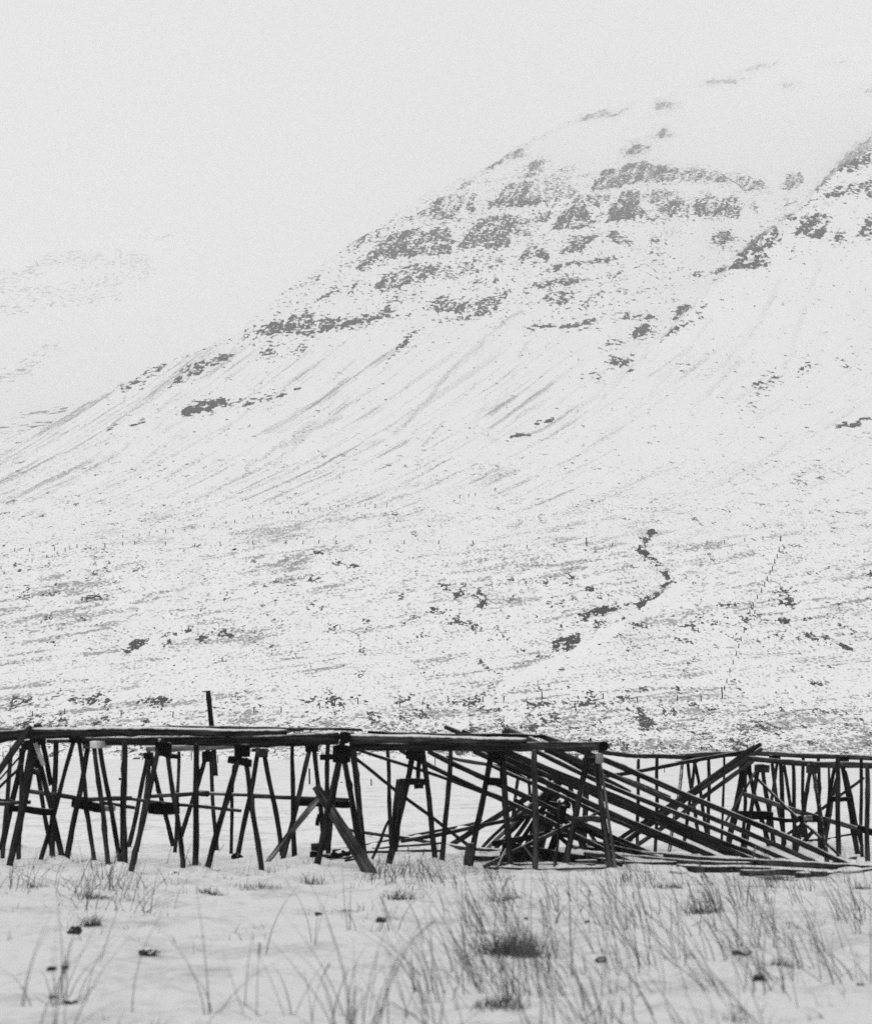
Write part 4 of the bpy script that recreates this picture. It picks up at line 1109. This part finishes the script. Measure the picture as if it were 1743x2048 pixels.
for k, (u, v, s) in enumerate([(125,1003,3),(130,1018,3),(217,996,3),(350,1054,4),(302,1059,4),(315,1063,5),(602,997,3),(780,1053,5),(808,1055,5),(890,1098,4),(885,1104,4),(598,1154,4),(653,1146,4),(880,1023,3),(893,1007,4),(930,1008,3),
   (1007,1019,5),(1026,1025,3),(1222,935,4),(1230,900,5),(1275,960,3),(1160,910,4),(1400,915,3),(1345,970,3),(1002,970,3),(1033,987,3),(1100,945,3),(1180,968,4),(1434,1092,4),(1436,1086,3),(1500,1142,3),(1264,842,4),(1300,855,3),(128,1248,5),(83,1242,5),(135,1206,5),
   (212,882,3),(626,883,3),(740,828,3),(640,760,3),(713,758,4),(1310,920,3),(1340,905,3),(1170,825,3),(1060,905,3),(1596,968,4),(1604,982,5),(1612,962,4),(1590,948,3),(1640,980,4),(1520,1012,4),(1600,1000,3)]):
    p, d = on_hill(u, v)
    o = bpy.data.objects.new('boulder', pm[k % 4]); COL.objects.link(o)
    r = px(s, d) * 0.62
    o.location = p; o.scale = (r, r, r); o.rotation_euler = (0, 0, random.uniform(0, 6))
    tag(o, "small dark boulder dotted on the snowy mountainside", 'boulder', BG)

# rubble of small stones along the foot of the slope: one mass
vs_all, fs_all = [], []
tri = [rock_mesh(1.0, 1, .8, .65, 400 + k, 1) for k in range(6)]
cnt = 0
while cnt < 10000:
    u = random.uniform(-60, 1800); v = 1392 + 122 * random.random() ** 0.8
    dn = float(fbm(np.array([u / 34]), np.array([v / 15]), 140, 4)[0])
    wgt = (0.25 + 0.75 * min(1, max(0, (v - 1400) / 60))) * (0.35 + 0.65 * min(1, max(0, (u - 500) / 450)))
    if dn < 0.44 and random.random() > 0.2: continue
    if random.random() > wgt: continue
    cnt += 1
    p, d = on_hill(u, v)
    r = px(random.choice([1.1, 1.4, 1.8, 2.3, 3.0, 4.2]), d) * random.uniform(.55, .95)
    vs, fs = tri[cnt % 6]
    n = len(vs_all); ca, sa = math.cos(cnt), math.sin(cnt)
    vs_all += [((x * ca - y * sa) * r * 1.2 + p.x, (x * sa + y * ca) * r + p.y, z * r + p.z) for x, y, z in vs]
    fs_all += [tuple(i + n for i in f) for f in fs]
tag(link('rubble', vs_all, fs_all, M_ROCK), "scree of small dark stones strewn along the snowy foot of the mountain", 'rubble', None, 'stuff')

# ------------------------------------------------------------------ grass
def blade(vs, fs, base, h, lean, az, w, curl, segs=6, seedhead=False):
    dx, dy = math.cos(az), math.sin(az)
    n0 = len(vs)
    x = y = z = 0.0
    ang = lean
    kink = random.randint(2, segs) if random.random() < .22 else -1
    for i in range(segs + 1):
        t = i / segs
        ww = w * (1 - 0.8 * t) / 2
        if seedhead and t > 0.72: ww = w * 0.9
        px_, py_ = base[0] + dx * x, base[1] + dy * x
        vs.append((px_ - ww, py_, base[2] + z)); vs.append((px_ + ww, py_ + ww * .4, base[2] + z))
        st = h / segs
        x += math.sin(ang) * st; z += math.cos(ang) * st
        ang += curl / segs
        if i == kink: ang += random.uniform(.5, 1.4)
    for i in range(segs):
        a = n0 + 2 * i
        fs.append((a, a + 1, a + 3, a + 2))

DENS = [  # (u, v, su, sv, density) of withered grass, photograph pixels of the roots
 (120,1800,120,26,1.0), (60,1760,90,14,.55), (230,1815,40,20,.5), (1250,1900,260,70,1.0), (1050,1960,120,70,1.1), (1420,1820,190,30,1.1), (1620,1850,140,40,.75), (1180,2010,180,45,1.1),
 (920,1990,110,60,.7), (640,2020,120,35,.65), (560,2040,60,30,.6), (100,2010,110,35,.55), (1560,1970,120,45,.4), (860,1760,70,14,1.3), (790,1765,60,16,.7), (960,1740,60,10,.9), (1640,1990,100,40,.35), (300,2040,120,20,.3), (1500,1775,240,14,.5), (430,1990,60,40,.15),
]
DENS += [(200,2080,160,50,.35), (640,2080,160,50,.6), (1000,2080,220,50,.8), (1350,2070,200,40,.6)]
def dens(u, v):
    s = 0.03
    for a, b, su, sv, k in DENS:
        s += k * math.exp(-((u - a) / su) ** 2 - ((v - b) / sv) ** 2)
    return s
gvs, gfs = [], []
cnt = tries = 0
ctr = []
while cnt < 285 and tries < 200000:               # clump centres
    tries += 1
    d = math.sqrt(random.uniform(16.0 ** 2, 42.5 ** 2))
    u = random.uniform(-120, 1860)
    v = VH + CAMZ * FPX / d
    if random.random() < dens(u, v) * 0.8:
        ctr.append((u, d)); cnt += 1
for u, d in ctr:
    x0, y0 = (u - UC) / FPX * d, d
    nb = random.choice([1, 2, 3, 4, 6, 9, 16])
    spr = random.uniform(.06, .2)
    right = u > 820
    for _ in range(nb):
        x, y = x0 + random.gauss(0, spr), y0 + random.gauss(0, spr * 1.6)
        z = float(gz(x, y)) - 0.03
        h = random.uniform(.30, .95) * (0.7 if d > 31 else (1.1 if d > 25 else 1.4))
        lean = random.gauss(.42, .26) if right else abs(random.gauss(.25, .3))
        if right: az = math.pi + random.gauss(0, .7)            # wind-combed towards the upper left
        if right and random.random() < .16: lean = random.uniform(1.0, 1.5); az = random.uniform(0, 6.28); h *= .8
        if not right: az = random.choice([math.pi, 0, 0.4]) + random.gauss(0, .8)
        if random.random() < .22: lean = random.uniform(1.0, 1.45); h *= .8; az = random.uniform(0, 6.28)   # flattened by the snow
        blade(gvs, gfs, (x, y, z), h, lean, az, random.uniform(.006, .012), random.gauss(.55, .55), 7, random.random() < .10)
for fx, fy in FEET:                              # stems caught round the feet of the racks
    for k in range(16):
        xx, yy = fx + random.gauss(0, .16), fy - .05 + random.gauss(0, .14)
        blade(gvs, gfs, (xx, yy, float(gz(xx, yy)) - .02), random.uniform(.06, .26), abs(random.gauss(.6, .45)), random.uniform(0, 6.28), random.uniform(.006, .011), random.gauss(.4, .5), 4)
for _ in range(900):                              # short stubble just breaking the snow
    d = math.sqrt(random.uniform(16.0 ** 2, 42.0 ** 2)); x = random.uniform(-130, 1870); x = (x - UC) / FPX * d
    if fbm(np.array([x * .8]), np.array([d * .5]), 77, 3)[0] < .5: continue
    for k in range(random.choice([2, 3, 5, 7])):
        xx, yy = x + random.gauss(0, .06), d + random.gauss(0, .1)
        blade(gvs, gfs, (xx, yy, float(gz(xx, yy)) - .02), random.uniform(.05, .16), abs(random.gauss(.8, .5)), random.uniform(0, 6.28), random.uniform(.005, .01), random.gauss(.4, .4), 3)
tag(link('grass', gvs, gfs, M_GRASS), "sparse withered grass blades poking out of the foreground snow", 'grass', None, 'stuff')

TG = 'dark tufts of dead grass in the foreground'
for lab, u, v, wpx_, h, n, mt in [
 ("largest and darkest grass tuft in the right foreground", 1030,1910,135,.34,430,M_TUFT), ("low dark tuft below the end of the ground logs", 1340,1788,54,.13,160,M_TUFT), ("spiky tuft before the heavy front trestle", 626,1768,40,.24,70,M_TUFT),
 ("flattened tuft before the straight front post", 422,1795,60,.16,110,M_TUFT), ("wide thin tuft before the open trestle", 515,1786,80,.14,110,M_GRASS), ("bushy tuft before the wide-boarded trestle", 800,1798,70,.26,120,M_TUFT),
 ("dark tuft beside the angular black stone", 183,1856,34,.20,110,M_TUFT), ("flat dark tuft left of centre among grass at left", 195,1805,50,.10,120,M_TUFT), ("small tuft at the left edge below the split trestle", 70,1790,50,.12,80,M_TUFT),
 ("tuft with upright dead stalk in the right-hand grass", 1405,1832,70,.34,110,M_TUFT), ("small dark tuft at the right edge under the logs", 1722,1780,34,.12,80,M_TUFT), ("low tuft before the heap, thin and grey", 1010,1812,60,.18,90,M_GRASS),
 ("dark flattened tuft at the bottom right of centre", 1000,2010,110,.14,220,M_TUFT), ("tangled litter of twigs left of the round middle stone", 690,1826,60,.07,90,M_TUFT), ("matted tuft under the sawn-block trestle's feet", 222,1734,60,.09,160,M_TUFT),
 ("matted tuft at the crossing feet by the leaning post", 95,1724,36,.08,90,M_TUFT), ("small matted tuft at the heavy trestle's left foot", 612,1738,20,.08,50,M_TUFT), ("grey tuft against the nearest dark log", 1555,1762,70,.18,160,M_GRASS), ("bent tuft right of the broad low stone", 1560,1925,70,.16,80,M_GRASS)]:
    d = G(v)
    c = P(u, v, d)
    vs, fs = [], []
    for _ in range(n):
        x, y = c.x + random.gauss(0, px(wpx_, d) * .26), c.y + random.gauss(0, px(wpx_, d) * .3)
        blade(vs, fs, (x - c.x, y - c.y, float(gz(x, y)) - .02), h * random.uniform(.4, 1.1), abs(random.gauss(.6, .45)), random.uniform(0, 6.28), random.uniform(.006, .012), random.gauss(.5, .5), 5)
    tag(link('grass_tuft', vs, fs, mt, None, (c.x, c.y, 0)), lab, 'grass tuft', TG)

# ------------------------------------------------------------------ air: even haze round the whole scene
def haze(x0, x1, y0, y1, z0, z1, density):
    vs = [(x, y, z) for z in (z0, z1) for y in (y0, y1) for x in (x0, x1)]
    fs = [(0, 2, 3, 1), (4, 5, 7, 6), (0, 1, 5, 4), (1, 3, 7, 5), (3, 2, 6, 7), (2, 0, 4, 6)]
    m = bpy.data.materials.new("snowy_air")
    m.use_nodes = True
    N, L = m.node_tree.nodes, m.node_tree.links
    N.clear()
    pv = N.new('ShaderNodeVolumePrincipled')
    pv.inputs['Color'].default_value = g4(1.0)
    pv.inputs['Density'].default_value = density
    pv.inputs['Anisotropy'].default_value = 0.0
    out = N.new('ShaderNodeOutputMaterial')
    L.new(pv.outputs[0], out.inputs['Volume'])
    o = link('haze', vs, fs, m)
    tag(o, None, None, None, 'stuff')
zmax = float(max(Z.max(), FZ.max())) + 15
haze(-3200, 3200, -80, float(max(Db.max(), FDb.max())) + 60, float(min(Z.min(), FZ.min(), -2)) - 1.0, zmax, 1.8e-4)
print("terrain", Z.shape, "z", Z.min(), Z.max(), "y", Db.max())
